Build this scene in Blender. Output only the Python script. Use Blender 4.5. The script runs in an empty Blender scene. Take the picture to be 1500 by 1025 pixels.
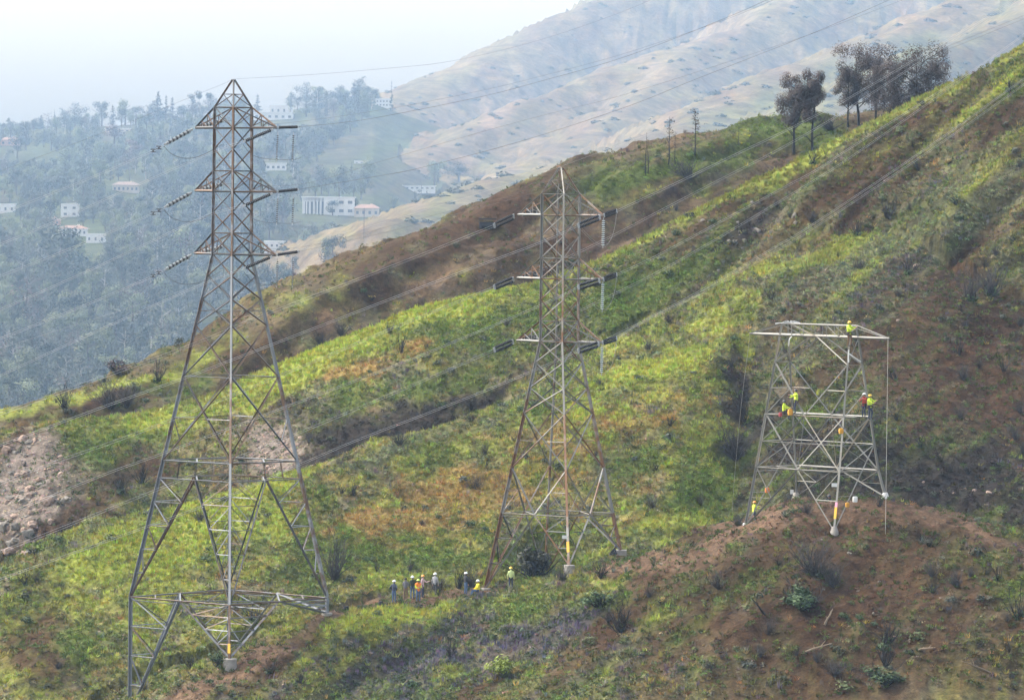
import bpy, bmesh, math, random
import numpy as np
from mathutils import Vector, Matrix

RAD = math.radians
rng = np.random.default_rng(11)
random.seed(11)
S = bpy.context.scene
COL = S.collection

# ------------------------------------------------------------------ camera
FPX, CX, CY = 7500.0, 750.0, 512.5
PITCH = math.atan((512.5 - 277.0) / FPX)
ROLL = RAD(0.6)
camd = bpy.data.cameras.new('camera')
camd.sensor_width = 36.0
camd.lens = 36.0 * FPX / 1500.0
camd.clip_start = 1.0
camd.clip_end = 20000.0
cam = bpy.data.objects.new('camera', camd)
COL.objects.link(cam)
CM = Matrix.Rotation(RAD(90) - PITCH, 4, 'X') @ Matrix.Rotation(ROLL, 4, 'Z')
cam.matrix_world = CM
S.camera = cam

# ------------------------------------------------------------------ light
SUN_EL, SUN_AZ = RAD(48), RAD(-70)          # azimuth measured from +Y towards +X
w = bpy.data.worlds.new("World")
S.world = w
w.use_nodes = True
nt = w.node_tree
bg = nt.nodes['Background']
sky = nt.nodes.new('ShaderNodeTexSky')
sky.sky_type = 'NISHITA'
sky.sun_disc = False
sky.sun_elevation = SUN_EL
sky.sun_rotation = SUN_AZ
sky.air_density = 1.0
sky.dust_density = 4.8
sky.ozone_density = 1.0
hs = nt.nodes.new('ShaderNodeHueSaturation')   # overcast: the blue is greyed out evenly
hs.inputs['Saturation'].default_value = 0.45
nt.links.new(sky.outputs['Color'], hs.inputs['Color'])
nt.links.new(hs.outputs['Color'], bg.inputs['Color'])
bg.inputs['Strength'].default_value = 0.15
sund = bpy.data.lights.new('sun', 'SUN')
sund.energy = 1.0
sund.angle = RAD(10)
sund.color = (1.0, 0.95, 0.87)
sun = bpy.data.objects.new('sun', sund)
COL.objects.link(sun)
sdir = Vector((math.sin(SUN_AZ) * math.cos(SUN_EL), math.cos(SUN_AZ) * math.cos(SUN_EL), math.sin(SUN_EL)))
sun.rotation_euler = sdir.to_track_quat('Z', 'Y').to_euler()
S.view_settings.view_transform = 'Standard'
S.view_settings.look = 'None'
S.view_settings.gamma = 1.0
S.view_settings.use_curve_mapping = False
S.view_settings.exposure = 1.86
S.cycles.max_bounces = 5
S.cycles.diffuse_bounces = 2
S.cycles.glossy_bounces = 1
S.cycles.transmission_bounces = 1
S.cycles.volume_bounces = 1
S.cycles.use_denoising = True

# ------------------------------------------------------------------ mapping between the survey pixels and the place
M3 = np.array(CM.to_3x3())


def at(px, py, Y):
    d = M3 @ np.array([(px - CX) / FPX, (CY - py) / FPX, -1.0])
    return d * (Y / d[1])


def project(X, Y, Z):
    q0 = M3[0, 0] * X + M3[1, 0] * Y + M3[2, 0] * Z
    q1 = M3[0, 1] * X + M3[1, 1] * Y + M3[2, 1] * Z
    q2 = M3[0, 2] * X + M3[1, 2] * Y + M3[2, 2] * Z
    return CX + FPX * q0 / -q2, CY - FPX * q1 / -q2


# ------------------------------------------------------------------ noise
def _hash(ix, iy, seed):
    n = (ix.astype(np.int64) * 374761393 + iy.astype(np.int64) * 668265263 + seed * 1274126177) & 0x7fffffff
    n = ((n ^ (n >> 13)) * 1274126177) & 0x7fffffff
    n = (n ^ (n >> 16)) & 0xffff
    return n / 65535.0


def vnoise(x, y, seed=0):
    ix, iy = np.floor(x), np.floor(y)
    fx, fy = x - ix, y - iy
    fx = fx * fx * (3 - 2 * fx)
    fy = fy * fy * (3 - 2 * fy)
    a = _hash(ix, iy, seed); b = _hash(ix + 1, iy, seed)
    c = _hash(ix, iy + 1, seed); d = _hash(ix + 1, iy + 1, seed)
    return (a + (b - a) * fx) * (1 - fy) + (c + (d - c) * fx) * fy - 0.5


def fbm(x, y, seed=0, octs=4, gain=0.5):
    s, amp, f = 0.0, 1.0, 1.0
    for o in range(octs):
        s = s + amp * vnoise(x * f + 17.3 * o, y * f - 9.1 * o, seed + o * 7)
        amp *= gain
        f *= 2.03
    return s


# ------------------------------------------------------------------ terrain: ridges in space, one height field
# every ridge is listed from right to left: (px, py, distance)
RIDGES = [
    ('foreground_ridge', 0.52, 0.50, 3.0, [
        (1900, 905, 356), (1700, 865, 358), (1500, 802, 361), (1420, 765, 363), (1340, 742, 364.5), (1250, 733, 366), (1180, 735, 367.5),
        (1100, 757, 371), (1040, 787, 376), (1000, 812, 386), (975, 816, 395), (905, 819, 400), (835, 845, 403),
        (745, 860, 404), (650, 869, 403), (600, 880, 399), (480, 901, 387), (400, 943, 381), (345, 982, 377),
        (240, 1030, 374), (100, 1105, 369), (-100, 1220, 363)]),
    ('green_spur', 0.44, 0.62, 5.0, [
        (1290, 345, 482), (1170, 385, 465), (1120, 416, 461), (1050, 465, 455), (985, 515, 449), (900, 548, 445), (770, 590, 440),
        (600, 642, 435), (450, 690, 430), (245, 748, 425), (190, 790, 422), (90, 840, 418), (0, 885, 415), (-100, 935, 412), (-400, 1080, 400)]),
    ('hillside', 0.52, 0.55, 3.0, [
        (2300, -480, 531), (1900, -220, 516), (1700, -70, 509), (1500, 70, 503), (1400, 121, 500.5), (1300, 172, 498.2), (1200, 216, 496.1), (1080, 280, 493.6), (950, 345, 491),
        (880, 382, 490), (780, 416, 490), (700, 432, 490), (610, 452, 490), (540, 482, 489.7), (440, 522, 489.3), (300, 582, 488.3),
        (200, 606, 487.5), (60, 620, 486), (-100, 655, 484.5), (-400, 740, 481)]),
    ('brown_ridge', 0.50, 0.50, 4.0, [
        (1750, 40, 645), (1500, 110, 635), (1330, 150, 628), (1200, 180, 620), (1060, 192, 610), (960, 216, 600), (830, 251, 590), (740, 287, 582), (680, 322, 577),
        (600, 346, 570), (520, 392, 562), (430, 432, 552), (330, 492, 545), (270, 522, 541), (200, 552, 536), (100, 581, 530),
        (0, 603, 525), (-100, 642, 520), (-400, 760, 505)]),
    ('mountain', 0.50, 0.55, 20.0, [
        (1600, -330, 4500), (1300, -200, 4300), (1000, -70, 4200), (880, 0, 4100), (800, 40, 4000), (730, 76, 3900), (670, 102, 3800),
        (590, 138, 3600), (540, 174, 3300), (500, 208, 3050), (450, 246, 2800), (400, 292, 2600)]),
    ('mountain', 0.55, 0.55, 14.0, [
        (1300, -80, 3800), (1180, -20, 3650), (1090, 40, 3500), (960, 85, 3350), (830, 128, 3200), (740, 165, 3050), (650, 215, 2900), (560, 268, 2700), (500, 310, 2550)]),
    ('mountain', 0.55, 0.55, 12.0, [
        (1010, 78, 3350), (930, 150, 3050), (850, 205, 2850), (760, 250, 2650), (690, 290, 2450)]),
    ('mountain', 0.55, 0.5, 14.0, [
        (1900, -180, 3000), (1700, -80, 2850), (1500, 22, 2700), (1400, 60, 2600), (1300, 97, 2500), (1230, 140, 2400), (1160, 200, 2300)]),
    ('mountain', 0.55, 0.5, 14.0, [
        (1560, -60, 3200), (1400, 5, 3050), (1250, 72, 2850), (1150, 105, 2700), (1020, 180, 2450), (900, 222, 2250), (800, 250, 2100), (720, 268, 1980), (640, 300, 1850), (570, 335, 1740)]),
    ('wooded_hill', 0.055, 0.25, 30.0, [
        (1500, 420, 3500), (800, 400, 3450), (660, 330, 3380), (600, 262, 3330), (568, 190, 3300), (545, 153, 3290), (440, 160, 3250), (300, 178, 3200), (200, 192, 3200), (100, 196, 3200), (0, 200, 3200), (-200, 204, 3250), (-900, 210, 3300)]),
]
FS = 1.6             # the far hills stand this much farther off than listed
RPTS = []
for nm_, sf, sb, r_, pts in RIDGES:
    q_ = FS if nm_ in ('mountain', 'wooded_hill') else 1.0
    RPTS.append((sf, sb, r_ * q_, np.array([at(p[0], p[1], p[2] * q_) for p in pts])))
NAMES = ['foreground_ridge', 'green_spur', 'hillside', 'brown_ridge', 'mountain', 'wooded_hill']
RID = np.array([NAMES.index(r[0]) for r in RIDGES])
FLOOR = -92.0


def ridge_height(i, X, Y):
    sf, sb, r_, P = RPTS[i]
    best = np.full(X.shape, -1e9)
    bd = np.full(X.shape, 1e9)
    for a, b in zip(P[:-1], P[1:]):
        dx, dy = b[0] - a[0], b[1] - a[1]
        L2 = dx * dx + dy * dy
        t = np.clip(((X - a[0]) * dx + (Y - a[1]) * dy) / L2, 0, 1)
        ex, ey = X - (a[0] + t * dx), Y - (a[1] + t * dy)
        d = np.sqrt(ex * ex + ey * ey)
        s = np.where(dx * (Y - a[1]) - dy * (X - a[0]) > 0, sf, sb)
        h = a[2] + t * (b[2] - a[2]) - s * (np.sqrt(d * d + r_ * r_) - r_)
        m = (h > best) if i < 2 else (d < bd)
        best = np.where(m, h, best)
        bd = np.where(m, d, bd)
    return best, bd


PADS = []          # (X, Y, z, radius): ground brought to a surveyed level under a footing


def terrain0(X, Y):
    X = np.asarray(X, float); Y = np.asarray(Y, float)
    k = 0.0022 * Y
    hs_, ds_ = [], []
    for i in range(len(RPTS)):
        h, d = ridge_height(i, X, Y)
        if RID[i] == 5:      # the wooded hill ends in a side valley under the mountain
            h = h - .5 * np.maximum(0, X + .0275 * Y)
        hs_.append(h); ds_.append(d)
    H = np.array(hs_); D = np.array(ds_)
    arg = H.argmax(0)
    mx = np.maximum(H.max(0), FLOOR)
    sm = np.exp((FLOOR - mx) / k)
    for h in hs_:
        sm = sm + np.exp(np.clip((h - mx) / k, -60, 0))
    z = mx + k * np.log(sm)
    dc = np.take_along_axis(D, arg[None], 0)[0]
    rid = RID[arg]
    # relief
    far = rid >= 4
    fade = np.clip(dc / np.where(far, 80.0, 5.0), 0.12, 1)
    n1 = fbm(X / 9.0, Y / 9.0, 3, 4) * 1.5 + fbm(X / 1.7, Y / 1.7, 5, 3) * 0.55
    sx = (X - 0.75 * Y)
    gul = np.abs(fbm(sx / 7.0 + 0.25 * fbm(X / 5, Y / 5, 8, 2), (X + Y) / 60.0, 21, 3)) * 4.0 - 0.9
    big = fbm(X / 24.0 + 3, Y / 24.0, 71, 3) * 5.0 * np.clip(dc / 16.0, 0, 1) * ((rid == 2) * 1.0 + (rid == 3) * 1.0 + (rid == 1) * .6)
    z = z + big
    near = n1 + np.where(rid == 2, gul * np.clip((X + 5) / 30.0, 0, 1), 0) + np.where(rid == 3, gul * 0.8, 0)
    Xf, Yf = X / FS, Y / FS
    rdg = 1 - np.abs(fbm((Xf + .35 * Yf) / 60.0, Yf / 330.0, 31, 5, 0.55)) * 2.0
    mtn = FS * ((rdg - 0.7) * 26.0 * np.clip(dc / 130.0, 0.02, 1) + fbm(Xf / 25.0, Yf / 45.0, 33, 3) * 3.0)
    wood = FS * fbm(Xf / 70.0, Yf / 120.0, 41, 3) * 7.0
    z = z + np.where(rid < 4, near * fade, np.where(rid == 4, mtn, wood))
    # crumbling cliffs
    for (cx_, cy_, cY, rr, am) in CLIFFS:
        c = at(cx_, cy_, cY)
        g = np.exp(-(((X - c[0]) ** 2 + (Y - c[1]) ** 2) / (rr * rr)) ** 2)
        cr = np.abs(fbm(X / 2.6 + .4 * fbm(X, Y, 61, 2), Y / 2.2, 62, 4, .6)) * 2.2 - .5 + .35 * fbm(X / .6, Y / .6, 66, 2)
        z = z + np.where((rid == 2) | (rid == 1), am * g * cr, 0)
    # the burnt ravine right of the green spur
    for (ax, ay, aY, bx, by, bY, dep, wd) in RAVINES:
        a = at(ax, ay, aY); b = at(bx, by, bY)
        dx, dy = b[0] - a[0], b[1] - a[1]
        t = np.clip(((X - a[0]) * dx + (Y - a[1]) * dy) / (dx * dx + dy * dy), 0, 1)
        d2 = (X - a[0] - t * dx) ** 2 + (Y - a[1] - t * dy) ** 2
        z = z - dep * np.exp(-d2 / (wd * wd))
    return z, rid, dc


RAVINES = [(1060, 740, 402, 1092, 590, 428, 2.2, 3.5), (1092, 590, 428, 1115, 490, 446, 2.0, 3.0)]
CLIFFS = [(40, 720, 458, 8.5, 2.4), (20, 800, 445, 7.0, 2.0), (405, 655, 462, 4.0, 1.7)]
_pad_delta = []


def terrain(X, Y):
    z, rid, dc = terrain0(X, Y)
    if _pad_delta:
        num = 0.0; den = 0.0
        for (px_, py_, dz, r_) in _pad_delta:
            wgt = np.exp(-((X - px_) ** 2 + (Y - py_) ** 2) / (r_ * r_))
            num = num + wgt * dz; den = den + wgt
        z = z + num / np.maximum(1.0, den)
    return z, rid, dc


def pad(P, r_):
    z, _, _ = terrain0(np.array([P[0]]), np.array([P[1]]))
    _pad_delta.append((P[0], P[1], P[2] - z[0], r_))


def gz(x, y):
    return float(terrain(np.array([x]), np.array([y]))[0][0])


def ground_hit(px, py, y0=335.0, y1=7000.0, step=0.0012):
    """where the sight line through a survey pixel first meets the ground"""
    Ys = np.exp(np.arange(math.log(y0), math.log(y1), step))
    d = M3 @ np.array([(px - CX) / FPX, (CY - py) / FPX, -1.0])
    X = d[0] / d[1] * Ys; Z = d[2] / d[1] * Ys
    h, rid, _ = terrain(X, Ys)
    below = np.nonzero(Z < h)[0]
    if len(below) == 0:
        return None
    i = max(1, below[0])
    f0, f1 = Z[i - 1] - h[i - 1], Z[i] - h[i]
    t = f0 / (f0 - f1) if f0 != f1 else 1.0
    Y = Ys[i - 1] + t * (Ys[i] - Ys[i - 1])
    X = d[0] / d[1] * Y
    return Vector((X, Y, gz(X, Y)))


# ------------------------------------------------------------------ towers: survey data needed before the ground is made
T1 = dict(Y=385.0, phi=RAD(4), cx=at(335.5, 875, 385)[0])
T2 = dict(Y=405.0, phi=RAD(10), cx=at(816.5, 752, 405)[0])
T3 = dict(Y=368.0)


def zof(px, py, Y):
    return at(px, py, Y)[2]


def corner_xy(T, k, hd):
    a = T['phi'] + k * math.pi / 2        # 0 right, 1 back, 2 left, 3 front
    return T['cx'] + hd * math.cos(a), T['Y'] + hd * math.sin(a)


def foot(T, k, hd, px, py):
    x, y = corner_xy(T, k, hd)
    return Vector((x, y, at(px, py, y)[2]))


m1, m2 = 385 / FPX, 405 / FPX
T1['feet'] = [foot(T1, 0, 144 * m1, 479, 897), foot(T1, 1, 144 * m1, 325, 962), foot(T1, 2, 144 * m1, 190, 1046), foot(T1, 3, 144 * m1, 345, 964)]
HD2 = lambda py: (28.0 + max(0, py - 500) * 0.2175) * m2
T2['feet'] = [foot(T2, 0, HD2(806), 911, 805), foot(T2, 1, HD2(838), 799, 843), foot(T2, 2, HD2(858), 708, 861), foot(T2, 3, HD2(828), 830, 827)]
T3['a'] = RAD(-46)
T3A = Vector((math.cos(T3['a']), math.sin(T3['a']), 0)); T3L = Vector((-T3A.y, T3A.x, 0))
c3 = at(1197, 686, 368)
T3['c'] = Vector((c3[0], c3[1], 0))
m3 = 368 / FPX


def t3xy(ka, kl, da, dl):
    return T3['c'] + T3A * (ka * da) + T3L * (kl * dl)


T3['feet'] = []
for (ka, kl, fx, fy) in ((-1, -1, 1087, 772), (1, -1, 1217, 777), (1, 1, 1287, 727), (-1, 1, 1169, 727)):
    p = t3xy(ka, kl, 4.35, 2.85 if kl < 0 else 2.5)
    z = at(fx, fy, p.y)[2]
    T3['feet'].append(Vector((p.x, p.y, z)))
for i, f in enumerate(T1['feet']):
    pad(f - Vector((0, 0, (0.1, 0.1, 0.2, 0.75)[i])), 3.2)
for i, f in enumerate(T2['feet']):
    pad(f - Vector((0, 0, (0.45, 0.15, 0.1, 0.85)[i])), 2.8)
for f in T3['feet']:
    pad(f - Vector((0, 0, 0.15)), 2.4)

# ------------------------------------------------------------------ what grows where
CH = ['green', 'lime', 'gold', 'soil', 'burnt', 'purple', 'rock', 'sage', 'dirt']
TONE = np.array([
    (0.118, 0.158, 0.030),   # green
    (0.320, 0.360, 0.060),   # lime
    (0.340, 0.230, 0.075),   # gold
    (0.082, 0.044, 0.021),   # soil
    (0.042, 0.033, 0.026),   # burnt, also the painted shade of the cliff crevices
    (0.080, 0.068, 0.082),   # purple
    (0.300, 0.245, 0.200),   # rock
    (0.165, 0.170, 0.085),   # sage
    (0.200, 0.126, 0.076),   # dirt
]) * 0.46
BASE = {
    0: dict(green=.28, lime=.15, soil=.30, purple=.22, sage=.12, burnt=.05),
    1: dict(green=.42, lime=.42, gold=.12, sage=.18, soil=.05),
    2: dict(soil=.50, dirt=.15, green=.27, sage=.40, lime=.16, burnt=.04, purple=.05),
    3: dict(soil=.80, dirt=.45, sage=.36, green=.14, burnt=.15, lime=.05),
    4: dict(soil=.80, sage=.62, rock=.0, green=.22, burnt=.1, dirt=.45),
    5: dict(green=.8, sage=.2, burnt=.4, soil=.1),
}
# (ridge, px, py, half width, half height, tilt in degrees (up to the right is positive), what, how much)
BLOBS = [
    (0, 1230, 880, 290, 190, 0, 'soil', 1.15), (0, 1230, 880, 260, 170, 0, 'purple', -.6), (0, 1230, 880, 270, 170, 0, 'lime', -.5),
    (0, 400, 958, 120, 18, 30, 'dirt', 2.3), (0, 290, 1008, 110, 20, 34, 'dirt', 2.3), (0, 400, 960, 120, 30, 30, 'soil', .8), (0, 560, 884, 110, 12, 8, 'dirt', 2.6), (0, 690, 868, 70, 8, 6, 'dirt', 2.0), (0, 1175, 755, 150, 28, 0, 'dirt', 2.5), (0, 1340, 754, 140, 16, -10, 'dirt', 2.3), (0, 1440, 782, 110, 14, -22, 'dirt', 2.4), (2, 1420, 725, 140, 55, -8, 'burnt', 1.1), (2, 1420, 725, 140, 55, -8, 'green', .5), (2, 1420, 735, 150, 60, -8, 'soil', -.6), (0, 1055, 792, 80, 20, 38, 'dirt', 2.2), (0, 1250, 900, 240, 120, 0, 'dirt', .7), (0, 1450, 960, 60, 120, 20, 'dirt', .7), (0, 870, 935, 90, 9, 52, 'dirt', 1.6),
    (0, 940, 826, 70, 14, 8, 'dirt', 2.6), (0, 850, 842, 60, 8, 10, 'dirt', 1.6), (0, 905, 900, 110, 26, 48, 'soil', .8), (0, 700, 1005, 40, 14, 30, 'soil', .9),
    (0, 600, 898, 130, 17, 8, 'lime', 1.3), (0, 480, 950, 70, 40, 20, 'lime', .45), (0, 880, 850, 40, 14, 0, 'lime', .7), (0, 975, 880, 25, 30, 0, 'lime', .6),
    (0, 720, 930, 150, 40, 15, 'purple', 0.54), (0, 640, 985, 110, 34, 15, 'purple', 0.50), (0, 850, 930, 70, 46, 10, 'purple', 0.58), (0, 697, 880, 40, 11, 25, 'purple', 0.94),
    (0, 540, 940, 60, 30, 10, 'purple', 0.36), (0, 560, 1000, 80, 30, 10, 'purple', 0.36),
    (0, 770, 882, 70, 26, 10, 'green', .9), (0, 890, 885, 60, 24, 20, 'green', .8), (0, 620, 1010, 150, 30, 0, 'green', .5), (0, 820, 1000, 80, 40, 0, 'green', .35),
    (0, 1115, 848, 70, 26, 20, 'green', .85), (0, 1060, 800, 30, 12, 40, 'green', .6), (0, 1455, 850, 60, 36, -30, 'green', .6), (0, 1010, 900, 40, 60, 20, 'green', .5),
    (0, 1320, 778, 70, 20, -10, 'burnt', .8), (0, 1185, 835, 90, 45, 0, 'burnt', .6), (0, 1040, 800, 40, 40, 0, 'burnt', .3), (0, 1430, 960, 70, 80, 0, 'burnt', .35),
    # green spur
    (1, 650, 735, 180, 44, 14, 'gold', .95), (1, 560, 785, 110, 36, 10, 'gold', .6), (1, 735, 690, 90, 26, 16, 'gold', .6), (1, 940, 605, 110, 24, 14, 'gold', .75),
    (1, 1010, 640, 60, 20, 10, 'gold', .5), (1, 900, 720, 60, 40, 0, 'gold', .3),
    (1, 660, 815, 170, 40, 0, 'green', 1.0), (1, 960, 700, 100, 70, 0, 'green', .55), (1, 700, 660, 90, 20, 18, 'green', .5), (1, 470, 800, 50, 60, 0, 'green', .8),
    (1, 985, 770, 80, 40, 0, 'lime', .8), (1, 900, 560, 110, 14, 18, 'lime', .9), (1, 600, 655, 110, 14, 18, 'sage', .9), (1, 310, 740, 160, 24, 22, 'lime', 1.0),
    (1, 250, 800, 190, 40, 18, 'lime', .7), (1, 620, 850, 90, 16, 0, 'lime', .7), (1, 1000, 530, 80, 40, 30, 'lime', .7), (1, 1040, 660, 30, 40, 0, 'lime', .5),
    (1, 60, 930, 70, 46, 0, 'soil', 1.0), (1, 80, 985, 70, 36, 0, 'soil', 1.0), (1, 60, 940, 60, 50, 0, 'burnt', .5), (1, 125, 955, 30, 50, 20, 'green', 1.0), (1, 30, 1010, 60, 30, 0, 'burnt', .5),
    (1, 230, 880, 90, 60, 0, 'lime', .4), (1, 1090, 590, 22, 110, 5, 'burnt', 1.4), (1, 1070, 660, 26, 60, 0, 'burnt', .8), (1, 1035, 720, 45, 40, 0, 'green', .9),
    (1, 820, 610, 100, 12, 20, 'lime', .5), (2, 1150, 620, 50, 120, 0, 'burnt', .6),
    # hillside, left part
    (2, 600, 500, 330, 130, 15, 'soil', -.5), (2, 600, 520, 330, 130, 15, 'sage', -.25),
    (2, 500, 508, 110, 26, 28, 'lime', 1.6), (2, 650, 450, 120, 20, 12, 'lime', 1.2), (2, 400, 560, 90, 26, 30, 'lime', 1.3), (2, 250, 612, 90, 14, 12, 'lime', .8), (2, 830, 440, 70, 30, 25, 'lime', .5),
    (2, 730, 475, 140, 44, 10, 'green', 1.1), (2, 600, 480, 90, 26, 12, 'green', .6),
    (2, 560, 520, 90, 26, 6, 'gold', 1.0), (2, 512, 545, 44, 16, 0, 'gold', 1.3), (2, 640, 500, 60, 14, 8, 'gold', .7), (2, 665, 550, 60, 14, 10, 'gold', .3),
    (2, 560, 640, 150, 36, 18, 'burnt', 1.05), (2, 640, 602, 110, 32, 15, 'burnt', .8), (2, 745, 585, 80, 28, 15, 'burnt', 1.0), (2, 480, 640, 70, 60, 0, 'burnt', 1.1), (2, 500, 590, 80, 30, 15, 'green', .6),
    (2, 650, 560, 90, 20, 10, 'green', .6), (2, 405, 655, 50, 40, 0, 'rock', 2.4), (2, 440, 600, 40, 26, 0, 'burnt', .6),
    (2, 50, 690, 75, 60, 0, 'rock', 1.5), (2, 60, 720, 14, 70, -30, 'burnt', 1.2), (2, 15, 730, 20, 40, 20, 'burnt', .9), (2, 30, 760, 66, 56, 0, 'rock', 1.9), (2, 50, 660, 60, 26, 10, 'rock', 1.2), (2, 98, 790, 14, 60, -30, 'burnt', 1.8), (2, 70, 850, 40, 20, 20, 'dirt', 1.6), (2, 20, 650, 40, 22, 0, 'soil', 1.3), (2, 70, 800, 50, 60, 30, 'soil', 1.6), (2, 30, 840, 36, 44, 20, 'burnt', 1.3), (2, 10, 660, 40, 30, 0, 'burnt', .8),  # burnt streaks also put the shade of the cliff crevices into the ground colour
    (2, 150, 645, 80, 40, 10, 'green', 1.2), (2, 100, 700, 24, 50, -20, 'burnt', .9), (2, 190, 690, 40, 30, 40, 'burnt', .8), (2, 230, 680, 50, 30, 30, 'soil', .8), (2, 130, 740, 50, 26, 30, 'soil', 1.0), (2, 190, 775, 90, 36, 25, 'green', .6), (2, 190, 775, 90, 36, 25, 'sage', .6), (2, 200, 640, 70, 24, 15, 'lime', .7),
    # hillside, right part: streaks running down to the left
    (2, 1020, 458, 150, 15, 36, 'lime', 1.7), (2, 960, 500, 60, 14, 30, 'lime', .9), (2, 1000, 400, 160, 34, 34, 'green', .7), (2, 930, 440, 70, 50, 30, 'green', .9),
    (2, 1050, 330, 120, 18, 36, 'soil', 1.1), (2, 1150, 250, 60, 22, 36, 'soil', 1.0), (2, 1000, 385, 90, 14, 36, 'burnt', .8), (2, 1110, 325, 70, 22, 38, 'burnt', 1.2), (2, 1110, 330, 50, 14, 38, 'rock', .5),
    (2, 1240, 290, 90, 44, 38, 'soil', .9), (2, 1180, 400, 140, 18, 38, 'soil', .8), (2, 1340, 365, 220, 34, 38, 'purple', 0.54), (2, 1300, 380, 220, 50, 38, 'sage', .8), (2, 1250, 420, 130, 18, 40, 'lime', .8), (2, 1150, 440, 130, 24, 38, 'sage', .6),
    (2, 1190, 452, 80, 20, 30, 'soil', 1.0), (2, 1480, 200, 90, 60, 40, 'soil', .5), (2, 1450, 250, 90, 30, 40, 'lime', .5), (2, 1460, 120, 100, 26, 36, 'lime', .8), (2, 1480, 100, 80, 40, 30, 'green', .6),
    (2, 1350, 180, 90, 30, 38, 'soil', .7), (2, 1330, 400, 30, 40, 30, 'burnt', 1.1), (2, 1340, 395, 14, 12, 0, 'rock', 1.0), (2, 1410, 470, 90, 80, 0, 'soil', 1.0), (2, 1400, 600, 150, 140, 0, 'soil', .85), (2, 1430, 660, 160, 110, 0, 'burnt', .5), (2, 1400, 560, 150, 150, 0, 'green', .25),
    (2, 1420, 715, 60, 14, -5, 'rock', .8), (2, 1280, 520, 60, 60, 30, 'soil', .7), (2, 1340, 700, 90, 60, 0, 'burnt', .7), (2, 1400, 560, 150, 160, 0, 'lime', -.4), (2, 1480, 600, 60, 160, 0, 'soil', .5), (2, 1160, 540, 60, 60, 40, 'soil', .5),
    (2, 1200, 650, 160, 90, 0, 'green', .55), (2, 1230, 670, 170, 80, 0, 'burnt', .8), (2, 1230, 650, 170, 90, 0, 'soil', -.5),
    # brown ridge
    (3, 1000, 238, 150, 26, 12, 'green', 1.5), (3, 880, 275, 80, 16, 20, 'green', 1.2), (3, 1150, 190, 90, 36, 0, 'green', 1.7), (3, 1080, 205, 40, 16, 10, 'lime', .9), (3, 930, 285, 70, 10, 20, 'lime', .8),
    (3, 700, 330, 130, 30, 28, 'soil', 1.1), (3, 640, 400, 150, 30, 20, 'dirt', .5), (3, 980, 290, 120, 24, 20, 'burnt', .6), (3, 700, 390, 160, 50, 15, 'purple', 0.25), (3, 640, 370, 140, 30, 20, 'sage', .5), (3, 480, 425, 70, 20, 30, 'lime', 1.1),
    (3, 100, 583, 140, 10, 12, 'lime', 1.8), (3, 300, 522, 80, 18, 25, 'lime', 1.5), (3, 250, 565, 90, 26, 20, 'green', 1.0), (3, 140, 588, 90, 12, 10, 'soil', 1.0), (3, 340, 535, 60, 30, 20, 'soil', .7), (3, 40, 605, 60, 14, 0, 'green', 1.0), (3, 860, 340, 90, 30, 20, 'soil', .5),
    (3, 1120, 222, 26, 10, -50, 'soil', 1.4), (3, 905, 196, 60, 5, 8, 'gold', .8), (3, 780, 270, 60, 10, 28, 'soil', .8), (3, 560, 375, 60, 20, 32, 'soil', .6),
    # mountain
    (4, 1150, 140, 220, 34, 22, 'green', .7), (4, 1350, 90, 200, 40, 22, 'green', .8), (4, 690, 290, 160, 36, 18, 'green', .9), (4, 530, 250, 90, 60, 40, 'green', .7), (4, 620, 290, 90, 26, 10, 'lime', .5),
    (4, 990, 65, 130, 9, 16, 'rock', .5), (4, 850, 108, 110, 7, 22, 'rock', .5), (4, 690, 200, 90, 10, 30, 'rock', .4), (4, 780, 160, 160, 50, 20, 'rock', .35), (4, 850, 60, 160, 40, 24, 'soil', .4), (4, 900, 150, 100, 14, 14, 'green', .5),
]


def cover(px, py, rid, dc):
    """weights of the kinds of ground cover"""
    n = len(px)
    rid = np.where((rid == 1) & (px > 1112 - 0.12 * (py - 450)), 2, rid)
    wx = px + 26 * fbm(px / 42.0, py / 30.0, 101, 4)
    wy = py + 18 * fbm(px / 42.0, py / 30.0, 111, 4)
    V = np.zeros((9, n))
    V[8] = -.6
    for r_ in range(6):
        m = rid == r_
        for k, v in BASE[r_].items():
            V[CH.index(k)][m] = v
    for (r_, bx, by, rx, ry, ang, ch, st) in BLOBS:
        a = RAD(ang)
        dx, dy = wx - bx, -(wy - by)
        u = (dx * math.cos(a) + dy * math.sin(a)) / rx
        v = (-dx * math.sin(a) + dy * math.cos(a)) / ry
        V[CH.index(ch)] += np.where(rid == r_, st * np.exp(-(u * u + v * v) ** 1.1), 0)
    # the crests of the near ridges catch the mustard and young grass
    crest = np.exp(-(dc / 2.6) ** 2)
    V[1] += np.where((rid == 2) & (px > 640) & (px < 1420), 2.6 * crest, 0)
    V[1] += np.where((rid == 1) & (px < 1060), .55 * np.exp(-(dc / 4.0) ** 2), 0)
    V[1] += np.where((rid == 2) & (px < 660), 1.1 * np.exp(-(dc / 4.0) ** 2), 0)
    a = RAD(38)
    su = (px * math.cos(a) - py * math.sin(a)); sv = (px * math.sin(a) + py * math.cos(a))
    for c in range(9):
        iso = fbm(px / 34.0, py / 20.0, 200 + c, 5, 0.62)
        stv = fbm(su / 95.0, sv / 15.0, 300 + c, 5, 0.6)
        mix = np.where((rid == 2) & (px > 830), 0.75, np.where(rid == 0, 0.45, np.where(rid >= 4, 0.35, 0.2)))
        V[c] += (1 - mix) * iso * 1.25 + mix * stv * 1.35
    W = np.exp(np.where(rid == 4, 2.2, 4.0) * (V - V.max(0)))
    return W / W.sum(0)


# ------------------------------------------------------------------ materials
def new_mat(name):
    m = bpy.data.materials.new(name)
    m.use_nodes = True
    return m, m.node_tree, m.node_tree.nodes['Principled BSDF']


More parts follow.
